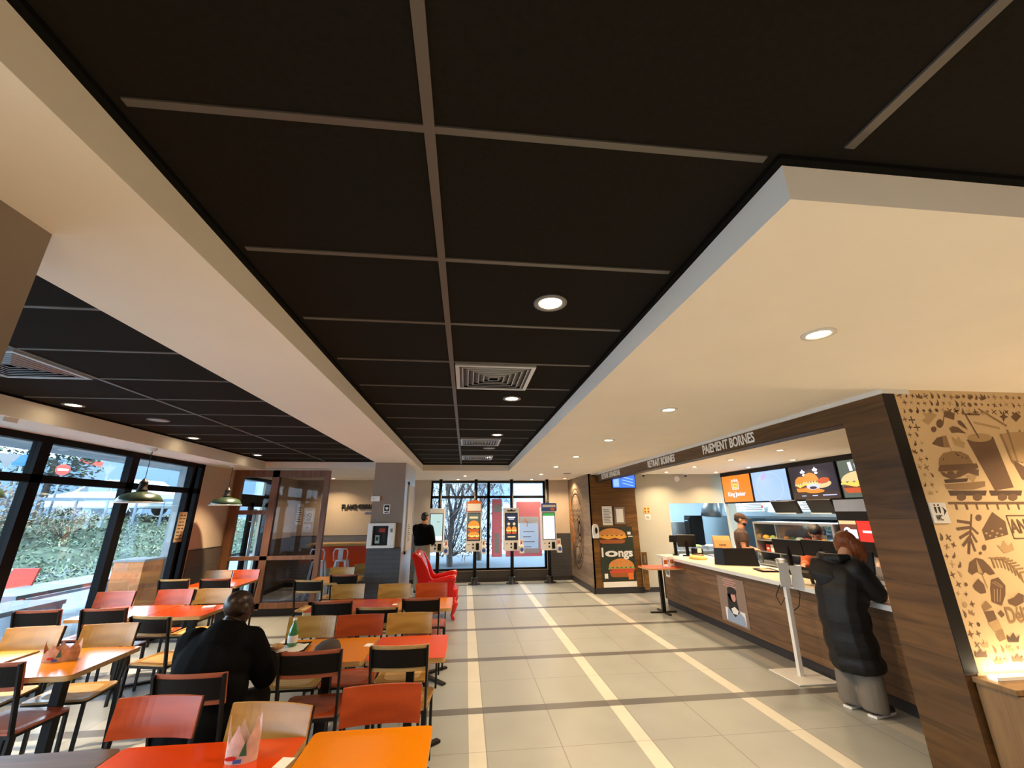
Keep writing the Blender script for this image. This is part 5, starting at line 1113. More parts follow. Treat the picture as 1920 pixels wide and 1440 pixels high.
for k in range(4):
    q = MB(['food_tan', 'lettuce', 'paper', 'tomato'][k]); q.mat('steel').box(5.0 + k * .33, 5.26 + k * .33, 9.62, 9.95, .871, .95); q.mat(['food_tan', 'lettuce', 'paper', 'tomato'][k]).ball((5.13 + k * .33, 9.78, .95), .11, .14, .035, n=6); tag(q.build('food_tray'), 'steel food tray on the pass, ' + ('with tan pieces', 'with green salad', 'with pale pieces', 'with red pieces')[k], 'food tray', 'trays on the pass')

# ------------------------------------------------------------------ decorated wall on the right
def wall_pt(x, y, Y=2.6):
    """where the line of sight through photo pixel x, y meets the plane Y: gives X and height on that wall"""
    v = VIEW @ Vector(((x - 960) / 759.8, -(y - 720) / 759.8, -1)); k = Y / v.y
    return (v.x * k, 1.75 + v.z * k)
A_ = lambda pts: [wall_pt(1640 + u / 5.143, 700 + v / 5.143) for u, v in pts]
B_ = lambda pts: [wall_pt(1700 + u / 4.5, 960 + v / 4.5) for u, v in pts]
dw = MB('deco_1'); DO, DU, DV = (0, 2.6, 0), (1, 0, 0), (0, 0, 1); lay = [0]
def dp(mt, poly, conv):
    lay[0] += 1; dw.mat(mt).flat(conv(poly), DO, DU, DV, .001 + (lay[0] % 12) * .0002)
def dl(mt, pts, w, conv, k=5.143):
    q = conv(pts); lay[0] += 1; stroke(dw.mat(mt), q, w * .00072 * 5.143 / k, DO, DU, DV, .001 + (lay[0] % 12) * .0002)
dp('deco_3', [(460, 375), (510, 385), (530, 335), (555, 380), (600, 400), (560, 450), (515, 500), (450, 455), (490, 430)], A_)
dp('deco_1', [(675, 355), (770, 385), (765, 450), (665, 420)], A_); dl('deco_1', [(675, 360), (655, 500)], 10, A_); dp('deco_1', ell(625, 485, 34, 42), A_); dp('deco_1', ell(568, 540, 26, 28), A_)
dp('deco_1', [(715, 530), (750, 510), (800, 520), (880, 580), (800, 572), (740, 575)], A_); dp('deco_1', [(795, 455), (825, 455), (860, 490), (895, 545), (850, 522), (805, 490)], A_); dp('deco_3', ell(790, 350, 28, 30), A_)
dl('deco_1', [(870, 395), (1000, 620)], 16, A_); dl('deco_1', [(865, 395), (1005, 397)], 20, A_); dl('deco_2', [(1000, 345), (1265, 505)], 20, A_); dl('deco_3', [(960, 475), (1200, 530)], 24, A_)
dp('deco_1', [(885, 640), (1140, 610), (1340, 1100), (1160, 1130)], A_); dp('deco_3', ell(1010, 620, 118, 42), A_)
dp('deco_1', [(550, 680), (600, 620), (685, 600), (665, 715), (620, 705)], A_); dp('deco_2', [(650, 605), (685, 600), (720, 715), (665, 715)], A_); dl('deco_2', [(685, 600), (740, 755)], 6, A_)
dp('deco_3', [(740, 610), (790, 640), (805, 605), (830, 650), (870, 670), (860, 725), (765, 690)], A_)
dp('deco_2', [(615, 885), (620, 820), (660, 770), (740, 750), (830, 755), (900, 790), (950, 875)], A_); dp('deco_1', [(610, 940), (625, 885), (980, 868), (1000, 910), (960, 930), (640, 950)], A_)
dp('deco_1', [(630, 955), (1000, 925), (1000, 990), (900, 960), (820, 1000), (740, 1025), (660, 990)], A_); dp('deco_3', [(655, 945), (700, 945), (690, 975)], A_); dp('deco_3', [(745, 940), (800, 935), (775, 975)], A_); dp('deco_3', [(840, 935), (890, 930), (870, 965)], A_)
dp('deco_4', [(665, 1025), (900, 1010), (890, 1045), (680, 1060)], A_); dp('deco_3', [(870, 985), (990, 975), (950, 1055)], A_); dp('deco_2', [(670, 1070), (1060, 1040), (1065, 1090), (960, 1120), (770, 1125), (690, 1115)], A_)
for u, v in ((700, 800), (730, 790), (760, 815), (800, 790), (840, 810), (660, 830), (780, 775), (880, 815)): dp('deco_4', ell(u, v, 7, 9, 8), A_)
for u0, u1 in ((705, 1080), (1100, 1420), (1450, 1800)):
    dp('deco_4', [(u0, 1130), (u1, 1130), (u1 - 10, 1178), (u0 + 22, 1180)], A_); dp('deco_1', ell(u0 + 130, 1195, 45, 34), A_); dp('deco_1', ell(u1 - 90, 1195, 45, 34), A_)
dp('deco_1', [(705, 1240), (1900, 1236), (1900, 1260), (710, 1262)], A_)
for k in range(11): dl('deco_1', [(778 + 100 * k, 1262), (792 + 100 * k, 1308)], 20, A_)
dp('deco_3', [(1200, 590), (1290, 570), (1600, 560), (1560, 900), (1330, 830)], A_)
for k in range(6): dl('deco_2', [(1215 + k * 60, 590 - (k % 2) * 40), (1330 + k * 45, 860)], 24, A_)
dp('deco_1', [(1310, 820), (1440, 900), (1600, 860), (1580, 1100), (1420, 1020)], A_)
dp('deco_1', [(1240, 360), (1255, 405), (1290, 420), (1255, 435), (1240, 470), (1228, 435), (1200, 415), (1228, 405)], A_); dp('deco_1', [(1360, 370), (1410, 415), (1360, 470), (1310, 420)], A_)
dl('deco_1', [(545, 20), (527, 345)], 12, B_, 4.5)
for a, b in (((530, 90), (430, 75)), ((525, 130), (425, 142)), ((525, 170), (450, 215)), ((530, 210), (475, 280)), ((545, 130), (598, 180)), ((545, 180), (588, 250)), ((540, 230), (575, 325)), ((526, 250), (522, 345))): dl('deco_1', [a, b], 22, B_, 4.5)
dp('deco_1', [(720, 0), (830, 80), (855, 190), (665, 240), (635, 150)], B_)
for u, v in ((670, 180), (700, 200), (720, 160), (760, 180), (790, 140), (800, 190), (750, 210), (690, 150), (825, 165)): dp('deco_3', ell(u, v, 12, 9, 8), B_)
dp('deco_1', ell(605, 48, 26, 28), B_); dp('deco_1', ell(652, 300, 20, 26), B_); dp('deco_1', ell(620, 347, 13, 14), B_); dp('deco_3', [(755, 275), (795, 290), (815, 235), (850, 285), (885, 255), (905, 320), (820, 350)], B_)
dl('deco_1', [(838, 30), (1160, 28), (1150, 222), (905, 222), (838, 30)], 9, B_, 4.5)
dp('deco_1', [(515, 500), (530, 420), (580, 385), (640, 400), (700, 460), (745, 520), (700, 530), (660, 505), (640, 530), (590, 505), (550, 530)], B_); dp('deco_3', [(582, 392), (598, 510), (640, 520)], B_); dl('deco_2', [(635, 530), (680, 640)], 6, B_, 4.5)
dl('deco_2', [(690, 385), (800, 400), (900, 460), (985, 590)], 8, B_, 4.5)
for k in range(9): u = 715 + k * 30; v = 392 + max(0, k - 2) ** 1.5 * 8; dl('deco_2', [(u, v), (u + 26, v + 75)], 13, B_, 4.5); dl('deco_2', [(u, v), (u + 55, v - 8)], 11, B_, 4.5)
dp('deco_1', [(555, 620), (600, 560), (650, 610), (670, 680), (620, 688), (570, 650)], B_); dp('deco_1', [(705, 650), (710, 570), (770, 550), (830, 620), (830, 700), (800, 790), (715, 755)], B_)
for k in range(4): dl('deco_3', [(735 + k * 26, 650), (738 + k * 22, 755)], 6, B_, 4.5); dl('deco_3', [(715 + k * 20, 590 - k * 8), (800 + k * 5, 640 - k * 12)], 5, B_, 4.5)
dp('deco_2', [(630, 790), (665, 745), (720, 800), (650, 840)], B_); dp('deco_1', [(650, 840), (730, 830), (760, 900), (690, 930)], B_); dp('deco_3', [(680, 935), (770, 900), (800, 980), (740, 1010)], B_); dp('deco_2', [(745, 1020), (805, 985), (835, 1070), (780, 1095)], B_)
dp('deco_1', [(850, 740), (900, 720), (940, 680), (985, 700), (985, 760), (920, 795), (860, 770)], B_); dp('deco_1', [(790, 825), (825, 865), (800, 890), (765, 850)], B_)
for (u, v, s_, mt) in ((895, 1060, 90, 'deco_4'), (620, 1190, 85, 'deco_1'), (930, 1230, 80, 'deco_1')): dp(mt, [(u + x * s_, v - y * s_) for x, y in CROWN], B_)
rn = random.Random(11); SH = [CROWN, STAR, PLUS, DROP, ell(0, 0, .3), ell(0, 0, .22), STAR, DROP, PLUS]
def sprinkle(X, Z, i=[0]):
    i[0] += 1; sh = SH[rn.randrange(len(SH))]; sc = rn.uniform(.034, .056); a = rn.uniform(-.6, .6); lay[0] += 1
    dw.mat(rn.choice(['deco_1', 'deco_2', 'deco_3', 'deco_1', 'deco_4'])).flat(place(sh, X, Z, sc, a), DO, DU, DV, .001 + (lay[0] % 12) * .0002)
for r in range(3):
    for k in range(24): sprinkle(3.22 + k * .055 + (r % 2) * .027, 2.57 - r * .058 - rn.uniform(0, .01))
for r in range(27):
    z = 2.38 - r * .058
    if 1.62 < z < 1.82: continue
    for k in range(2): sprinkle(3.205 + k * .055 + (r % 2) * .022, z + rn.uniform(-.006, .006))
for k in range(30):
    sprinkle(3.34 + (k % 15) * .058, .84 if k < 15 else .90)
for k in range(150): sprinkle(rn.uniform(4.55, 7.5), rn.uniform(.85, 2.55))
o = dw.build('printed_pattern', DECO); o['label'] = 'brown printed crowns, burger, drink and sweets'
x, z = B_([(945, 125)])[0]; text('AN', 'wall_letters', o, (x - .0, 2.597, z), DU, DV, .13, 'deco_1', .0005, .13, .002)
x, z = B_([(925, 870)])[0]; text('Déli', 'wall_letters', o, (x, 2.597, z), DU, DV, .13, 'deco_2', .0005, .15, .0015)
w = empty('toilet_sign', (3.24, 2.59, 1.72), 'white toilet sign with two figures, an arrow and the letters WC', 'sign')
MB('white_plastic').box(3.178, 3.303, 2.588, 2.598, 1.655, 1.79).build('sign_plate', w); m = MB('black_ink'); O = (3.178, 2.588, 1.655)
for x in (.035, .065): m.flat(ell(x, .118, .0065), O, DU, DV, .001); m.flat([(x - .009, .107), (x + .009, .107), (x + .008, .085), (x + .005, .065), (x - .005, .065), (x - .008, .085)], O, DU, DV, .001)
m.flat([(.09, .05), (.118, .08), (.09, .11), (.098, .08)], O, DU, DV, .001); m.build('pictogram', w); text('WC', 'sign_lettering', w, (3.225, 2.586, 1.688), DU, DV, .05, 'black_ink', .0005, .05, .001)
# bench below the decorated wall with its light strip
b = empty('banquette', (4.6, 2.3, 0), 'wooden bench with dark brown padding below the decorated wall', 'bench')
m = MB('wood_bench'); m.box(3.13, 6.4, 2.40, 2.595, 0, .735); m.box(3.13, 3.165, 1.78, 2.40, 0, .73); m.box(3.165, 6.4, 1.9, 2.40, 0, .34); m.build('frame', b)
m = MB('wood_bench'); m.box(3.115, 6.4, 2.385, 2.598, .735, .765); m.build('ledge', b, bevel=.004)
m = MB('leather'); m.prism([(2.36, .44), (2.30, .45), (2.345, .715), (2.39, .72)], (3.17, 0, 0), (0, 1, 0), (0, 0, 1), 3.2); m.build('back_cushion', b, bevel=.018)
m = MB('leather'); m.box(3.17, 6.37, 1.86, 2.33, .34, .46); m.build('seat_cushion', b, bevel=.025)
ls = empty('light_strip', (4.8, 2.56, .77), 'glowing white light strip along the foot of the decorated wall', 'light strip'); m = MB('led_white'); m.box(3.20, 6.3, 2.52, 2.575, .766, .775); m.build('diffuser', ls); m = MB('white_metal'); m.box(3.19, 6.32, 2.505, 2.518, .766, .782); m.build('profile', ls)
area('lamp', (4.75, 2.55, .785), 3.0, 4, (1, .70, .36), ls, rot=(PI - .12, 0, 0), shape='RECTANGLE', sy=.04)

# ------------------------------------------------------------------ outdoors
struct(MB('paving').add([(-4.7, -20, -.02), (-8, -20, -.02), (-10.5, -20, .29), (-22, -20, .29), (-4.7, 11.98, -.02), (-8, 13, -.02), (-10.5, 30, .29), (-22, 30, .29), (-4.7, 30, -.02)], [(0, 4, 5, 1), (1, 5, 6, 2), (2, 6, 7, 3), (4, 8, 6, 5)]).build('floor')); 
m = MB('asphalt').box(-4.5, 60, 11.98, 19, -.12, -.02); struct(m.build('floor')); 
m = MB('concrete').box(-6.05, -4.6, -6, 12.5, 2.62, 2.8); struct(m.build('ceiling'))
m = MB('concrete').box(-5.10, -4.95, 7.98, 8.2, -.02, 2.62); struct(m.build('wall_outside'))
# hedge bank: ground rising behind the paving, with leafy planting
rn = random.Random(5)
def noisy(x, y): return .22 * math.sin(x * 1.3 + y * .7) + .16 * math.sin(x * 2.9 - y * 1.9) + .12 * math.sin(y * 3.7 + x * .6)
def bank_z(x, y):
    t = (-x * .8 + y * .25 - 12.3) / 3.6; t = max(0, min(1, t)); return .28 + 1.2 * (t ** .7) + noisy(x, y) * .45 * min(1, t * 4)
def hedge(name, x0, x1, y0, y1, st, label, mats, dens, lift=0, f=bank_z, leaf=.09):
    m = MB(mats[0], True); nx, ny = int((x1 - x0) / st), int((y1 - y0) / st); vs = []
    for j in range(ny + 1):
        for i in range(nx + 1): x, y = x0 + i * st, y0 + j * st; vs.append((x, y, f(x, y) + lift - .02))
    m.add(vs, [(j * (nx + 1) + i, j * (nx + 1) + i + 1, (j + 1) * (nx + 1) + i + 1, (j + 1) * (nx + 1) + i) for j in range(ny) for i in range(nx)])
    for _ in range(dens):
        x, y = rn.uniform(x0, x1), rn.uniform(y0, y1); z = f(x, y) + lift
        if z < .1: continue
        c = Vector((x, y, z + rn.uniform(0, .14))); m.cur = m.mi(rn.choice(mats[1:]))
        for _k in range(3):
            a, e = rn.uniform(0, 2 * PI), rn.uniform(-.2, 1.0); d = Vector((math.cos(a) * math.cos(e), math.sin(a) * math.cos(e), math.sin(e))) * leaf * rn.uniform(.7, 1.6); s_ = d.cross(Vector((0, 0, 1))).normalized() * leaf * .3
            m.add([c, c + d * .5 + s_, c + d, c + d * .5 - s_], [(0, 1, 2, 3)], False)
    return tag(m.build(name), label, 'hedge', kind='stuff')
hedge('hedge_planting', -19, -9, 6, 24, .3, 'bank of grey-green low hedge plants across the paving outside the left windows', ['hedge', 'leaf_a', 'leaf_b', 'leaf_c', 'leaf_a'], 15000)
def bush(c, r, n, mts, label, leaf=.1, name='bush', wf=.22):
    t = empty(name, (c[0], c[1], c[2] - r[2] * .8), label, 'bush'); m = MB(mts[0])
    for _ in range(n):
        v = Vector((rn.gauss(0, 1), rn.gauss(0, 1), rn.gauss(0, 1))).normalized() * rn.uniform(.55, 1.0); p = Vector(c) + Vector((v.x * r[0], v.y * r[1], v.z * r[2])); m.cur = m.mi(rn.choice(mts))
        a, e = rn.uniform(0, 2 * PI), rn.uniform(-.9, 1.2); d = Vector((math.cos(a) * math.cos(e), math.sin(a) * math.cos(e), math.sin(e))) * leaf * rn.uniform(.7, 1.8); s_ = d.cross(Vector((.1, .2, 1))).normalized() * leaf * wf
        m.add([p, p + d * .5 + s_, p + d, p + d * .5 - s_], [(0, 1, 2, 3)], False)
    m.build('foliage', t); m = MB('twig')
    for k in range(14): a = rn.uniform(0, 2 * PI); m.tube([(c[0], c[1], c[2] - r[2]), (c[0] + math.cos(a) * r[0] * .7, c[1] + math.sin(a) * r[1] * .7, c[2] + r[2] * rn.uniform(.1, .8))], [.02, .006], 5)
    m.build('branch', t)
bush((-13.9, 13.0, 1.9), (1.5, 2.2, .95), 2600, ['twig', 'dry_bush', 'twig', 'leaf_c'], 'greyish purple leafless bush at the left edge outside the window', .12)
bush((-12.9, 15.4, 1.5), (.8, 1.3, .5), 1100, ['leaf_c', 'twig', 'leaf_a'], 'pale twiggy shrub on the hedge bank before the white car', .1)
# the white car on the raised street
def ray_at(x, y, dist):
    v = VIEW @ Vector(((x - 960) / 759.8, -(y - 720) / 759.8, -1)); v *= dist / math.hypot(v.x, v.y); return (v.x, v.y, 1.75 + v.z)
def car():
    fw, re_ = Vector(ray_at(271, 965, 24.1)), Vector(ray_at(154, 960, 25.9)); O = (fw + re_) / 2; O.z = 1.72; fwd = fw - re_; fwd.z = 0; fwd.normalize(); sd = Vector((fwd.y, -fwd.x, 0))
    t = empty('car', O, 'white estate car parked on the street beyond the hedge', 'car')
    prof = [(-2.15, .28), (-2.2, .55), (-2.1, .85), (-1.2, .98), (-.45, 1.42), (1.2, 1.46), (1.85, 1.05), (2.15, .95), (2.2, .5), (2.1, .28)]
    m = MB('car_paint'); m.prism(prof, O - sd * .85, fwd, (0, 0, 1), 1.7 * (1 if fwd.cross(Vector((0, 0, 1))).dot(sd) > 0 else -1)); m.build('body', t, bevel=.09)
    for s in (-.86, .86):
        g = MB('car_glass'); P_ = [(-.95, .98), (-.38, 1.34), (.38, 1.37), (.38, .98)]; g.flat(P_, O + sd * s + sd * (.012 if s > 0 else -.012), fwd, (0, 0, 1), 0); g.flat([(.45, .98), (.45, 1.37), (1.15, 1.38), (1.6, 1.02)], O + sd * s + sd * (.012 if s > 0 else -.012), fwd, (0, 0, 1), 0); g.build('side_window', t)
        for q in (-1.35, 1.3):
            c = O + fwd * q + sd * (s * .93); m = MB('rubber'); m.tube([c - sd * .1 * (1 if s > 0 else -1) + Vector((0, 0, .33)), c + sd * .02 * (1 if s > 0 else -1) + Vector((0, 0, .33))], .33, 24); w_ = m.build('wheel', t)
            r = MB('alloy'); c2 = c + sd * .025 * (1 if s > 0 else -1) + Vector((0, 0, .33))
            for k in range(7): a = 2 * PI * k / 7; r.bar(c2, c2 + fwd * math.cos(a) * .22 + Vector((0, 0, math.sin(a) * .22)), .05, .02)
            r.build('rim', w_)
    m = MB('car_glass'); m.add([O + fwd * -1.18 - sd * .7 + Vector((0, 0, 1.0)), O + fwd * -1.18 + sd * .7 + Vector((0, 0, 1.0)), O + fwd * -.5 + sd * .6 + Vector((0, 0, 1.43)), O + fwd * -.5 - sd * .6 + Vector((0, 0, 1.43))], [(0, 1, 2, 3)]); m.build('windscreen', t)
car()
struct(MB('asphalt').add([(-60, 4, 1.5), (-18.2, 6, 1.5), (-11.5, 26, 1.72), (-14, 60, 1.72), (-60, 60, 1.7)], [(0, 1, 2, 3, 4)]).build('floor'))
g = empty('guard_rail', (-15.5, 20.5, 1.5), 'grey metal guard rail running in front of the white car', 'rail'); m = MB('galv'); a, bb = Vector(ray_at(60, 905, 22)), Vector(ray_at(335, 928, 22)); a.z = 2.3; bb.z = 2.3; m.bar(a, bb, .05, .12); m.build('beam', g)
for k in range(5): p_ = a.lerp(bb, .1 + k * .2); m = MB('galv'); m.box(p_.x - .03, p_.x + .03, p_.y - .03, p_.y + .03, 1.3, 2.35); m.build('post', g)
def pole_sign(x, y, z, label, kind):
    t = empty('road_sign', (x, y, z - 2), label, 'road sign', 'road signs beyond the hedge'); f = Vector((x, y, 0)).normalized(); U = Vector((f.y, -f.x, 0)); V = (0, 0, 1)
    MB('galv').tube([(x, y, z - 2), (x, y, z + .3)], .035, 8).build('pole', t); O = Vector((x, y, z)) - f * .06
    if kind == 'noentry': m = MB('red_box'); m.prism(ell(0, 0, .21, .21, 24), O, U, V, -.01); m.mat('white_ink').flat(rect(-.15, -.04, .15, .04), O - f * .02, U, V, -.0)
    if kind == 'tri': m = MB('grey_ink'); m.prism([(-.28, .24), (.28, .24), (0, -.26)], O, U, V, -.01)
    if kind == 'blue': m = MB('blue_sign'); m.prism(rect(-.24, -.2, .24, .2), O, U, V, -.01)
    if kind == 'yield': m = MB('slat_grey'); m.prism([(-.22, .2), (.22, .2), (0, -.2)], O, U, V, -.01); 
    m.build('sign_plate', t)
pole_sign(*ray_at(118, 881, 24), 'round red and white no entry sign seen through the window', 'noentry'); pole_sign(*ray_at(14, 864, 22), 'grey downward triangle road sign at the left edge', 'tri'); pole_sign(*ray_at(43, 863, 24), 'square blue road sign at the left edge', 'blue'); pole_sign(*ray_at(203, 883, 25), 'grey triangle road sign above the white car', 'yield')
# street front far behind
def facade(x, y, dist, w, h, mt, label, y_base, wins=5, name='building'):
    c = ray_at(x, y, dist); t = empty(name, (c[0], c[1], 0), label, 'building', 'buildings across the street'); f = Vector((c[0], c[1], 0)).normalized(); U = Vector((f.y, -f.x, 0)); O = Vector((c[0], c[1], y_base)) - U * w / 2
    m = MB(mt); m.prism(rect(0, 0, w, h), O, U, (0, 0, 1), -4); m.build('wall', t)
    for k in range(wins):
        q = MB('facade_blue'); px_ = w * (k + .25) / wins; q.prism(rect(px_, h * .25, px_ + w / wins * .5, h * .8), O - f * .03, U, (0, 0, 1), -.02); q.build('window', t)
facade(190, 890, 42, 11, 5.5, 'facade_blue', 'pale blue-grey building behind the white car', 0, 5); facade(320, 890, 46, 14, 6.0, 'facade', 'white building with wide windows at the right end of the window view', 0, 6); facade(60, 890, 50, 16, 5.5, 'facade', 'white building behind the road signs at the left edge', 0, 5)
rb = MB('red_box'); c0, c1 = ray_at(150, 862, 40), ray_at(192, 872, 40); rb.bar(c0, c1, .35, .35); tag(rb.build('shop_awning'), 'thin red awning strip on the pale blue-grey building', 'awning')
def leafy_tree(x, y, dist, r, label, mts, n=2200, trunk=3.0, leaf=.25):
    c = ray_at(x, y, dist); t = empty('tree', (c[0], c[1], 0), label, 'tree'); m = MB(mts[0])
    for _ in range(n):
        v = Vector((rn.gauss(0, 1), rn.gauss(0, 1), rn.gauss(0, 1))).normalized() * rn.uniform(.4, 1) * r; p = Vector(c) + v; m.cur = m.mi(rn.choice(mts)); a = rn.uniform(0, 2 * PI); d = Vector((math.cos(a), math.sin(a), rn.uniform(-.6, .6))) * leaf; s_ = d.cross(Vector((0, 0, 1))).normalized() * leaf * .35; m.add([p, p + d * .5 + s_, p + d, p + d * .5 - s_], [(0, 1, 2, 3)])
    m.build('crown', t); MB('bark').tube([(c[0], c[1], 0), (c[0], c[1], c[2])], [.2, .1], 8).build('trunk', t)
leafy_tree(105, 860, 30, 1.9, 'dark leafy tree behind the no entry sign', ['leaf_b', 'leaf_a'])
def bare_tree(x, y, z0, H, label, seed, n=5, spread=.5, name='bare_tree'):
    rr = random.Random(seed); t = empty(name, (x, y, z0), label, 'tree'); tr = MB('bark'); tw = MB('bark')
    def grow(p, d, L, r, depth):
        q = p + d * L; (tr if depth < 2 else tw).tube([p, p.lerp(q, .5) + Vector((rr.uniform(-1, 1), rr.uniform(-1, 1), 0)) * L * .06, q], [max(r, .008), max(r * .85, .007), max(r * .65, .006)], 4 if depth > 2 else 7, cap=False)
        if depth >= n: return
        for _ in range(3 if depth < 3 else 2):
            e = (d + Vector((rr.uniform(-1, 1), rr.uniform(-1, 1), rr.uniform(-.2, .6))) * spread).normalized(); grow(q, e, L * rr.uniform(.68, .86), r * .62, depth + 1)
    grow(Vector((x, y, z0)), Vector((0, 0, 1)), H * .22, .11, 0); tr.build('trunk', t); tw.build('twigs', t)
bare_tree(-.5, 15.2, 0, 6.0, 'bare tree with dense grey twigs outside the far window, nearest the glass', 4, 8, .55)
bare_tree(.55, 17.0, 0, 8.0, 'second bare tree outside the far window, further right', 9, 8, .55)
bush((-.5, 15.6, 3.0), (2.3, 1.2, 2.7), 5200, ['pale_twig', 'twig', 'pale_twig'], 'dense thicket of bare grey twigs outside the left half of the far window', .36, wf=.045)
bush((-.4, 16.0, .75), (2.2, .7, .5), 900, ['twig', 'dry_bush'], 'brown leafless hedge at the foot of the bare trees', .14)
t = empty('building', (3, 30, 0), 'pale building with a small grey shutter seen through the far window', 'building'); MB('facade').box(-14, 24, 30, 36, 0, 9).build('wall', t); MB('slat_grey').box(5.2, 6.3, 29.9, 30, 4.3, 6).build('window', t); MB('facade_blue').box(1, 3.4, 29.9, 30, 2.5, 5).build('window', t); MB('facade_red').box(-12, 3.6, 29.85, 30, 5.6, 6.4).build('roof_edge', t)
struct(MB('paving').box(-4.5, 40, 19, 60, -.1, 0.0).build('floor'))
# terrace furniture just outside the glass
p = empty('planter_box', (-5.2, 7.7, 0), 'tall orange wood clad box standing outside the corner window', 'box'); m = MB('wood_box'); m.box(-5.43, -5.0, 7.49, 7.94, -.02, 1.05); m.build('cladding', p); m = MB('concrete'); m.box(-5.45, -4.98, 7.47, 7.96, 1.05, 1.08); m.build('lid', p)
def bench(x0, x1, y0, y1, z, label):
    b = empty('terrace_table', ((x0 + x1) / 2, (y0 + y1) / 2, 0), label, 'table', 'grey terrace tables'); MB('slat_grey').box(x0, x1, y0, y1, z - .05, z).build('table_top', b)
    MB('slat_grey').box(x0 + .03, x1 - .03, y0, y0 + .08, -.02, z - .05).build('leg', b); MB('slat_grey').box(x0 + .03, x1 - .03, y1 - .08, y1, -.02, z - .05).build('leg', b)
bench(-6.6, -5.85, 6.6, 9.6, .74, 'long grey terrace table outside the middle window'); bench(-5.6, -5.0, 4.2, 6.3, .74, 'grey terrace table outside, at the left edge of the photo'); bench(-7.6, -7.2, 7.6, 10.2, .44, 'low grey terrace bench behind the long grey table')
t = empty('terrace_chair', (-6.75, 7.7, 0), 'red terrace chair back outside the window at the left photo edge', 'chair'); m = MB('red_box'); m.prism([(-7.0, .38), (-6.62, .38), (-6.50, .98), (-6.86, .98)], (0, 7.55, 0), (1, 0, 0), (0, 0, 1), -.03); m.build('backrest', t); m = MB('red_box'); m.box(-7.0, -6.6, 7.58, 7.98, .35, .40); m.build('seat', t)
for x in (-6.98, -6.63):
    for y in (7.6, 7.95): MB('galv').box(x - .015, x + .015, y - .015, y + .015, -.02, .35).build('leg', t)

# ------------------------------------------------------------------ people
def V3(*a): return Vector(a)
def hand(m, w, d, n, side, curl=.35, k=1.0):
    """palm, four fingers and a thumb from the wrist w along d; n is the back-of-hand normal; side +1/-1 the thumb side"""
    d = Vector(d).normalized(); n = Vector(n); n = (n - d * n.dot(d)).normalized(); s = d.cross(n).normalized() * side; w = Vector(w)
    m.tube([w - d * .02, w + d * .02 * k, w + d * .055 * k, w + d * .09 * k], [.024 * k, .030 * k, .041 * k, .038 * k], 12, flat=.42, up=n)
    for i, (o, L) in enumerate(((.030, .070), (.010, .080), (-.010, .075), (-.029, .058))):
        p = w + d * .085 * k + s * o * k; pts = [p]; a = 0; q = p
        for j, l in enumerate((.45, .32, .25)):
            a += curl * (1 + .25 * i) * (.6 if j == 0 else 1); dd = d * math.cos(a) - n * math.sin(a) + s * o * .8; q = q + dd.normalized() * L * l * k; pts.append(q)
        m.tube(pts, [.0095 * k, .009 * k, .0082 * k, .007 * k], 8)
    p = w + d * .028 * k + s * .028 * k; m.tube([p, p + (s * .8 + d * .7 - n * .2).normalized() * .034 * k, p + (s * .8 + d * .7 - n * .2).normalized() * .034 * k + (d * 1.0 + s * .2 - n * .4).normalized() * .034 * k], [.0125 * k, .0105 * k, .008 * k], 8)
def limb(m, pts, r, **k):
    """tube through joints with extra points so that it tapers smoothly"""
    P = [Vector(p) for p in pts]; Q, R = [], []
    for i in range(len(P) - 1):
        for t in (0, .33, .66): Q.append(P[i].lerp(P[i + 1], t)); R.append((r[i] * (1 - t) + r[i + 1] * t) * (1 + (.08 if t else 0)))
    Q.append(P[-1]); R.append(r[-1]); m.tube(Q, R, 14, **k)
def head(m, c, f, tilt=0, k=1.0):
    """skull, jaw, nose and ears about centre c facing f"""
    f = Vector(f).normalized(); z = Vector((0, 0, 1)); s = f.cross(z).normalized(); u = s.cross(f)
    f, u = (f * math.cos(tilt) - u * math.sin(tilt)), (u * math.cos(tilt) + f * math.sin(tilt)); R = Matrix((s, f, u)).transposed(); c = Vector(c)
    m.ball(c + u * .025 * k - f * .012 * k, .076 * k, .094 * k, .088 * k, 14, R); m.ball(c - u * .035 * k + f * .022 * k, .058 * k, .066 * k, .078 * k, 12, R); m.ball(c - u * .088 * k + f * .05 * k, .028 * k, .026 * k, .022 * k, 8, R)
    m.tube([c + f * .082 * k + u * .02 * k, c + f * .108 * k - u * .018 * k, c + f * .088 * k - u * .03 * k], [.010 * k, .016 * k, .012 * k], 8)
    m.tube([c + f * .088 * k - u * .055 * k - s * .022 * k, c + f * .096 * k - u * .054 * k, c + f * .088 * k - u * .055 * k + s * .022 * k], .008 * k, 6)
    for q in (-1, 1): m.ball(c + s * q * .078 * k - u * .002 * k - f * .004 * k, .012 * k, .022 * k, .033 * k, 8, R); m.ball(c + f * .078 * k + s * q * .03 * k + u * .03 * k, .02 * k, .012 * k, .009 * k, 6, R)
    return R, f, u, s
def eyes(root, c, f, u, s, k=1.0):
    for q in (-1, 1): m = MB('black_ink'); m.ball(c + f * .083 * k + s * q * .030 * k + u * .012 * k, .009 * k, .009 * k, .006 * k, 6); m.build('eye', root)
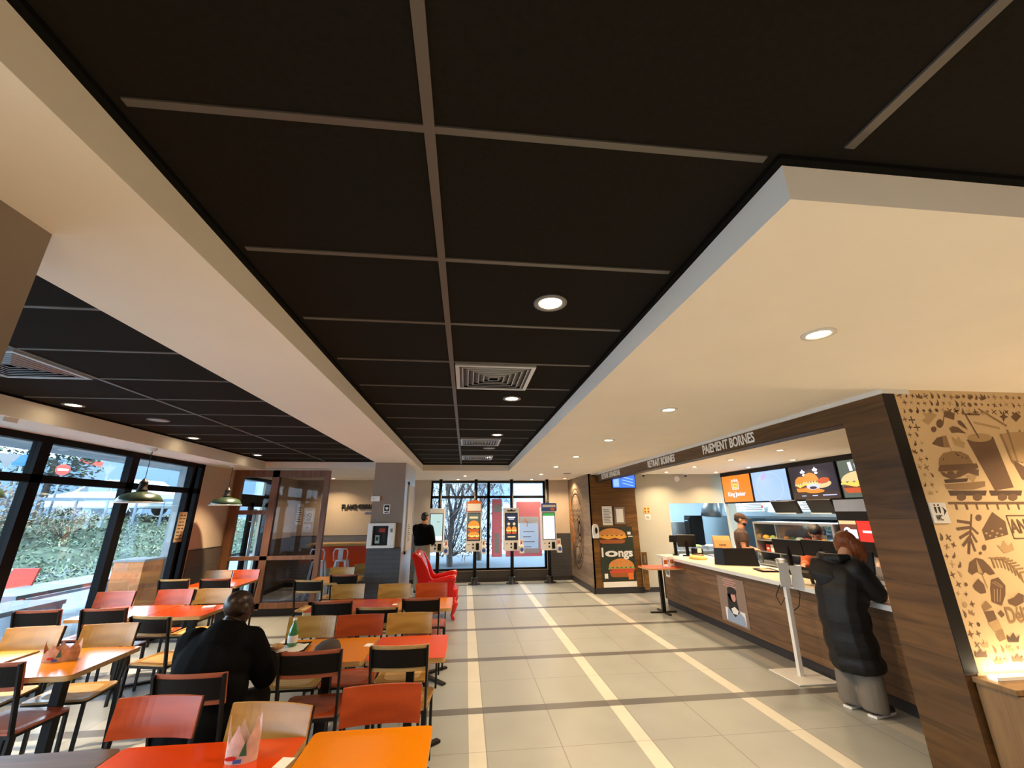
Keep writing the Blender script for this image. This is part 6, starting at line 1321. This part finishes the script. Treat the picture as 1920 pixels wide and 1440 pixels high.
def shoe(root, ankle, f, mt='rubber', sole='white_plastic'):
    f = Vector(f).normalized(); a = Vector(ankle); g = Vector((a.x, a.y, .0)); m = MB(mt); m.tube([g - f * .07 + V3(0, 0, .05), g + V3(0, 0, .055), g + f * .08 + V3(0, 0, .045), g + f * .16 + V3(0, 0, .032), g + f * .19 + V3(0, 0, .03)], [.036, .043, .043, .040, .022], 12, flat=.78, up=(0, 0, 1)); m.tube([a - V3(0, 0, .03), g + V3(0, 0, .06)], [.042, .045], 10)
    o = m.build('shoe', root); m = MB(sole); m.prism([(-.105, -.036), (.06, -.044), (.15, -.043), (.20, -.02), (.20, .02), (.15, .043), (.06, .044), (-.105, .036)], (g.x, g.y, .003), f, Vector((-f.y, f.x, 0)), .018); m.build('sole', o)

# seated bald man in black, seen from behind
r = empty('person', (-1.50, 3.22, 0), 'bald man in a black coat seated at the orange table, seen from behind', 'person')
F = V3(.22, 1, 0).normalized(); Sd = V3(1, -.22, 0).normalized(); hc = V3(-1.475, 3.32, 1.13)
m = MB('skin_dark', True); R, f, u, s = head(m, hc, (.55, .85, 0), .22, 1.0); limb(m, [hc - V3(0, .03, .06), V3(-1.50, 3.27, 1.0), V3(-1.51, 3.24, .92)], [.062, .060, .075])
limb(m, [V3(-1.51, 3.24, .96), V3(-1.52, 3.20, .75), V3(-1.52, 3.14, .52)], [.15, .155, .15], flat=.68, up=F)
shR, shL = V3(-1.335, 3.25, .945), V3(-1.71, 3.28, .94); elR, elL = V3(-1.25, 3.36, .70), V3(-1.80, 3.42, .72); wrR, wrL = V3(-1.32, 3.56, .785), V3(-1.62, 3.60, .785)
for a, b, c_, q in ((shR, elR, wrR, 1), (shL, elL, wrL, -1)):
    limb(m, [a, b, c_], [.052, .043, .028]); hand(m, c_, (V3(-1.40, 3.70, .80) - c_), (0, 0, 1), -q if q == 1 else 1, .3, .98)
for q in (-1, 1): limb(m, [V3(-1.52 + q * .09, 3.18, .52), V3(-1.50 + q * .13, 3.58, .50), V3(-1.50 + q * .13, 3.56, .09)], [.078, .058, .042])
m.build('body', r, voxel=.007, smooth_it=2); eyes(r, hc, f, u, s)
m = MB('coat_black', True)
limb(m, [V3(-1.505, 3.245, 1.0), V3(-1.52, 3.235, .93), V3(-1.53, 3.20, .78), V3(-1.52, 3.15, .60), V3(-1.52, 3.14, .47)], [.11, .20, .235, .245, .25], flat=.66, up=F)
for a, b, c_ in ((shR, elR, wrR), (shL, elL, wrL)): limb(m, [a + (V3(-1.52, 3.24, .93) - a) * .25, a, b, c_.lerp(b, .12)], [.09, .088, .072, .05]); m.ball(a, .088)
limb(m, [V3(-1.50, 3.25, .95), V3(-1.49, 3.275, 1.07)], [.15, .084])
limb(m, [V3(-1.62, 3.2, .5), V3(-1.66, 3.24, .38)], [.12, .10]); limb(m, [V3(-1.42, 3.2, .52), V3(-1.36, 3.22, .44)], [.13, .09])
m.build('coat', r, voxel=.011, smooth_it=4)
m = MB('trouser_black', True)
for q in (-1, 1): limb(m, [V3(-1.52 + q * .09, 3.18, .52), V3(-1.50 + q * .13, 3.60, .51), V3(-1.50 + q * .13, 3.57, .10)], [.10, .082, .062])
m.build('trousers', r, voxel=.012, smooth_it=3)
for q in (-1, 1): shoe(r, V3(-1.50 + q * .13, 3.57, .09), (0, 1, 0), 'rubber', 'rubber')
r.location.x -= .065

# man standing at the leftmost kiosk
r = empty('person', (-.98, 10.35, 0), 'man in a black jacket and beige trousers standing at the leftmost kiosk', 'person')
F = V3(.45, .9, 0).normalized(); Sd = V3(.9, -.45, 0); hc = V3(-.955, 10.36, 1.64)
m = MB('skin_mid', True); R, f, u, s = head(m, hc, (.7, .7, 0), .12, 1.0); limb(m, [hc - V3(0, 0, .07), V3(-.99, 10.33, 1.46)], [.06, .065]); limb(m, [V3(-1.0, 10.33, 1.42), V3(-.99, 10.33, 1.18), V3(-.98, 10.33, .95)], [.16, .145, .15], flat=.62, up=F)
shR, shL = V3(-.83, 10.25, 1.40), V3(-1.17, 10.42, 1.40); elR, elL = V3(-.76, 10.26, 1.13), V3(-1.12, 10.55, 1.14); wrR, wrL = V3(-.76, 10.46, 1.05), V3(-.98, 10.70, 1.14)
for a, b, c_, q in ((shR, elR, wrR, -1), (shL, elL, wrL, 1)): limb(m, [a, b, c_], [.05, .042, .028]); hand(m, c_, c_ - b, (0, 0, 1) if q > 0 else (1, -.3, 0), q, .4)
for q in (-1, 1): limb(m, [V3(-.98, 10.33, .92) + Sd * q * .09, V3(-.97, 10.36, .50) + Sd * q * .10, V3(-.98, 10.33, .09) + Sd * q * .11], [.085, .056, .04])
m.build('body', r, voxel=.008, smooth_it=2); eyes(r, hc, f, u, s)
m = MB('hair_dark', True); m.ball(hc + u * .038 - f * .018, .080, .095, .084, 14, R); m.ball(hc - f * .05 - u * .01, .07, .055, .075, 10, R); m.build('hair', r, voxel=.01, smooth_it=2)
m = MB('coat_black', True); limb(m, [V3(-.99, 10.33, 1.50), V3(-1.0, 10.33, 1.43), V3(-1.0, 10.33, 1.22), V3(-.985, 10.33, 1.08), V3(-.98, 10.33, 1.02)], [.085, .185, .20, .205, .17], flat=.72, up=F)
for a, b, c_ in ((shR, elR, wrR), (shL, elL, wrL)): limb(m, [a, b, c_.lerp(b, .1)], [.088, .075, .05]); m.ball(a, .088)
m.build('jacket', r, voxel=.011, smooth_it=3)
m = MB('trouser_beige', True); limb(m, [V3(-.98, 10.33, 1.06), V3(-.98, 10.33, .88)], [.165, .175], flat=.7, up=F)
for q in (-1, 1): limb(m, [V3(-.98, 10.33, .90) + Sd * q * .085, V3(-.97, 10.36, .50) + Sd * q * .10, V3(-.98, 10.33, .06) + Sd * q * .11], [.105, .082, .072])
m.build('trousers', r, voxel=.012, smooth_it=3)
for q in (-1, 1): shoe(r, V3(-.98, 10.33, .09) + Sd * q * .11, F)

# woman in a long black puffer coat bending over the counter
r = empty('person', (3.66, 3.97, 0), 'woman with auburn hair in a long black puffer coat leaning on the counter', 'person')
F = V3(.97, .25, 0).normalized(); Sd = V3(.25, -.97, 0); hc = V3(3.90, 4.03, 1.40)
m = MB('skin_light', True); R, f, u, s = head(m, hc, F, .62, .98); limb(m, [hc - V3(.03, 0, .06), V3(3.80, 4.0, 1.27), V3(3.75, 3.99, 1.2)], [.055, .052, .07]); limb(m, [V3(3.74, 3.99, 1.2), V3(3.66, 3.97, 1.0), V3(3.62, 3.96, .78)], [.14, .13, .15], flat=.62, up=F)
shR, shL = V3(3.75, 3.83, 1.19), V3(3.70, 4.15, 1.20); elR, elL = V3(3.85, 3.78, .99), V3(3.86, 4.26, .98); wrR, wrL = V3(3.975, 3.91, .94), V3(4.08, 4.24, .935)
for a, b, c_, q in ((shR, elR, wrR, -1), (shL, elL, wrL, 1)): limb(m, [a, b, c_], [.045, .038, .025]); hand(m, c_, V3(1, .38 if q < 0 else -.1, -.12), (0, 0, 1), q, .12, .92)
for q in (-1, 1): limb(m, [V3(3.62, 3.96, .78) + Sd * q * .08, V3(3.64, 3.96, .45) + Sd * q * .085, V3(3.62, 3.96, .08) + Sd * q * .09], [.085, .055, .038])
m.build('body', r, voxel=.006, smooth_it=2); eyes(r, hc, f, u, s)
m = MB('hair_auburn', True); m.ball(hc + u * .035 - f * .025, .092, .105, .092, 14, R)
for a in range(11):
    t = -1.9 + 3.8 * a / 10; o = s * math.sin(t) * .08 - f * math.cos(t) * .075 + u * .04; m.tube([hc + o, hc + o * 1.22 - V3(0, 0, .05), hc + o * 1.3 - V3(-.01, 0, .115), hc + o * 1.05 - V3(-.015, 0, .17 + .012 * (a % 3))], [.036, .04, .033, .012], 8)
m.build('hair', r, voxel=.007, smooth_it=1)
m = MB('puffer', True)
limb(m, [V3(3.76, 4.0, 1.235), V3(3.74, 3.99, 1.17), V3(3.68, 3.98, 1.02), V3(3.62, 3.96, .86), V3(3.61, 3.95, .66), V3(3.63, 3.95, .46), V3(3.65, 3.95, .34)], [.12, .20, .215, .20, .20, .205, .212], flat=.82, up=F)
for a, b, c_ in ((shR, elR, wrR), (shL, elL, wrL)): limb(m, [a, b, c_.lerp(b, .1)], [.098, .085, .052]); m.ball(a, .10)
m.build('coat', r, voxel=.012, smooth_it=3)
m = MB('puffer', True); m.tube([V3(3.74, 3.86, 1.30), V3(3.66, 3.90, 1.285), V3(3.62, 4.01, 1.28), V3(3.66, 4.12, 1.29), V3(3.76, 4.15, 1.305)], [.03, .045, .05, .045, .03], 12); m.tube([V3(3.70, 4.0, 1.27), V3(3.59, 4.0, 1.21), V3(3.52, 3.99, 1.12), V3(3.51, 3.98, 1.03)], [.13, .15, .13, .05], 14, flat=.34, up=F); m.build('hood', r, voxel=.011, smooth_it=3)
m = MB('trouser_grey', True)
for q in (-1, 1): limb(m, [V3(3.62, 3.96, .62) + Sd * q * .085, V3(3.64, 3.96, .40) + Sd * q * .09, V3(3.62, 3.96, .035) + Sd * q * .095], [.10, .092, .098])
m.build('trousers', r, voxel=.012, smooth_it=3)
for q in (-1, 1): shoe(r, V3(3.64, 3.96, .08) + Sd * q * .10, F, 'rubber', 'white_plastic')
r.location.x += .03; r.location.y += .07

# capped employee in brown
r = empty('person', (4.98, 7.32, 0), 'employee in a brown cap and brown shirt standing behind the counter', 'person')
F = V3(.8, -.6, 0).normalized(); Sd = V3(-.6, -.8, 0); hc = V3(5.0, 7.32, 1.58)
m = MB('skin_mid', True); R, f, u, s = head(m, hc, F, .15, .98); limb(m, [hc - V3(0, 0, .07), V3(4.98, 7.33, 1.42)], [.055, .062]); limb(m, [V3(4.97, 7.33, 1.37), V3(4.96, 7.33, 1.1), V3(4.96, 7.33, .9)], [.15, .13, .14], flat=.62, up=F)
shR, shL = V3(4.88, 7.20, 1.34), V3(5.05, 7.46, 1.34); elR, elL = V3(4.86, 7.14, 1.10), V3(5.12, 7.46, 1.10); wrR, wrL = V3(5.0, 7.12, 1.09), V3(5.11, 7.27, 1.10)
for a, b, c_, q in ((shR, elR, wrR, -1), (shL, elL, wrL, 1)): limb(m, [a, b, c_], [.046, .038, .026]); hand(m, c_, c_ - b, (0, 0, 1), q, .5, .95)
for q in (-1, 1): limb(m, [V3(4.96, 7.33, .88) + Sd * q * .08, V3(4.96, 7.33, .48) + Sd * q * .08, V3(4.96, 7.33, .08) + Sd * q * .08], [.08, .055, .04])
m.build('body', r, voxel=.007, smooth_it=2); eyes(r, hc, f, u, s)
m = MB('hair_dark', True); m.ball(hc + f * .035 - u * .06, .055, .056, .058, 10, R); m.ball(hc - f * .03 + u * .01, .079, .08, .07, 10, R); m.build('beard_and_hair', r, voxel=.008, smooth_it=2)
m = MB('shirt_brown', True); m.ball(hc + u * .055 - f * .01, .088, .10, .07, 12, R); m.tube([hc + f * .07 + u * .05, hc + f * .16 + u * .035], [.06, .05], 12, flat=.15, up=u); m.build('cap', r, voxel=.007, smooth_it=2)
m = MB('shirt_brown', True); limb(m, [V3(4.98, 7.33, 1.43), V3(4.97, 7.33, 1.36), V3(4.96, 7.33, 1.12), V3(4.96, 7.33, .92)], [.07, .17, .155, .165], flat=.68, up=F)
for a, b in ((shR, elR), (shL, elL)): limb(m, [a, a.lerp(b, .55)], [.072, .066]); m.ball(a, .072)
m.build('shirt', r, voxel=.01, smooth_it=3)
m = MB('trouser_black', True); limb(m, [V3(4.96, 7.33, .96), V3(4.96, 7.33, .82)], [.15, .16], flat=.7, up=F)
for q in (-1, 1): limb(m, [V3(4.96, 7.33, .86) + Sd * q * .08, V3(4.96, 7.33, .1) + Sd * q * .08], [.09, .07])
m.build('trousers', r, voxel=.012, smooth_it=2)
for q in (-1, 1): shoe(r, V3(4.96, 7.33, .08) + Sd * q * .09, F, 'rubber', 'rubber')

# employee bent over the tills
r = empty('person', (5.0, 5.62, 0), 'dark haired employee in orange bending behind the black till screens', 'person')
F = V3(-.75, -.65, 0).normalized(); Sd = V3(-.65, .75, 0); hc = V3(4.98, 5.66, 1.42)
m = MB('skin_mid', True); R, f, u, s = head(m, hc, F, .6, .98); limb(m, [hc - V3(0, 0, .06), V3(5.02, 5.72, 1.27)], [.054, .06]); limb(m, [V3(5.02, 5.72, 1.22), V3(5.04, 5.75, 1.0), V3(5.05, 5.76, .85)], [.145, .13, .14], flat=.62, up=F)
shR, shL = V3(4.93, 5.83, 1.18), V3(5.08, 5.60, 1.18); elR, elL = V3(4.84, 5.80, 1.0), V3(5.0, 5.48, .98); wrR, wrL = V3(4.70, 5.68, 1.0), V3(4.82, 5.42, 1.0)
for a, b, c_, q in ((shR, elR, wrR, -1), (shL, elL, wrL, 1)): limb(m, [a, b, c_], [.045, .038, .026]); hand(m, c_, V3(-1, -.35, -.1), (0, 0, 1), q, .45, .95)
for q in (-1, 1): limb(m, [V3(5.05, 5.76, .85) + Sd * q * .07, V3(5.05, 5.76, .08) + Sd * q * .07], [.075, .04])
m.build('body', r, voxel=.007, smooth_it=2); eyes(r, hc, f, u, s)
m = MB('hair_dark', True); m.ball(hc + u * .045 - f * .02, .085, .10, .082, 12, R); m.ball(hc - f * .10 + u * .05, .045, .045, .045, 8); m.build('hair', r, voxel=.008, smooth_it=2)
m = MB('shirt_orange', True); limb(m, [V3(5.02, 5.72, 1.28), V3(5.03, 5.73, 1.2), V3(5.04, 5.75, 1.0), V3(5.05, 5.76, .84)], [.07, .165, .155, .165], flat=.7, up=F)
for a, b, c_ in ((shR, elR, wrR), (shL, elL, wrL)): limb(m, [a, b, b.lerp(c_, .6)], [.07, .058, .046]); m.ball(a, .07)
m.build('shirt', r, voxel=.01, smooth_it=3)
m = MB('trouser_black', True)
for q in (-1, 1): limb(m, [V3(5.05, 5.76, .88) + Sd * q * .07, V3(5.05, 5.76, .1) + Sd * q * .07], [.095, .07])
m.build('trousers', r, voxel=.012, smooth_it=2)
for q in (-1, 1): shoe(r, V3(5.05, 5.76, .08) + Sd * q * .07, F, 'rubber', 'rubber')
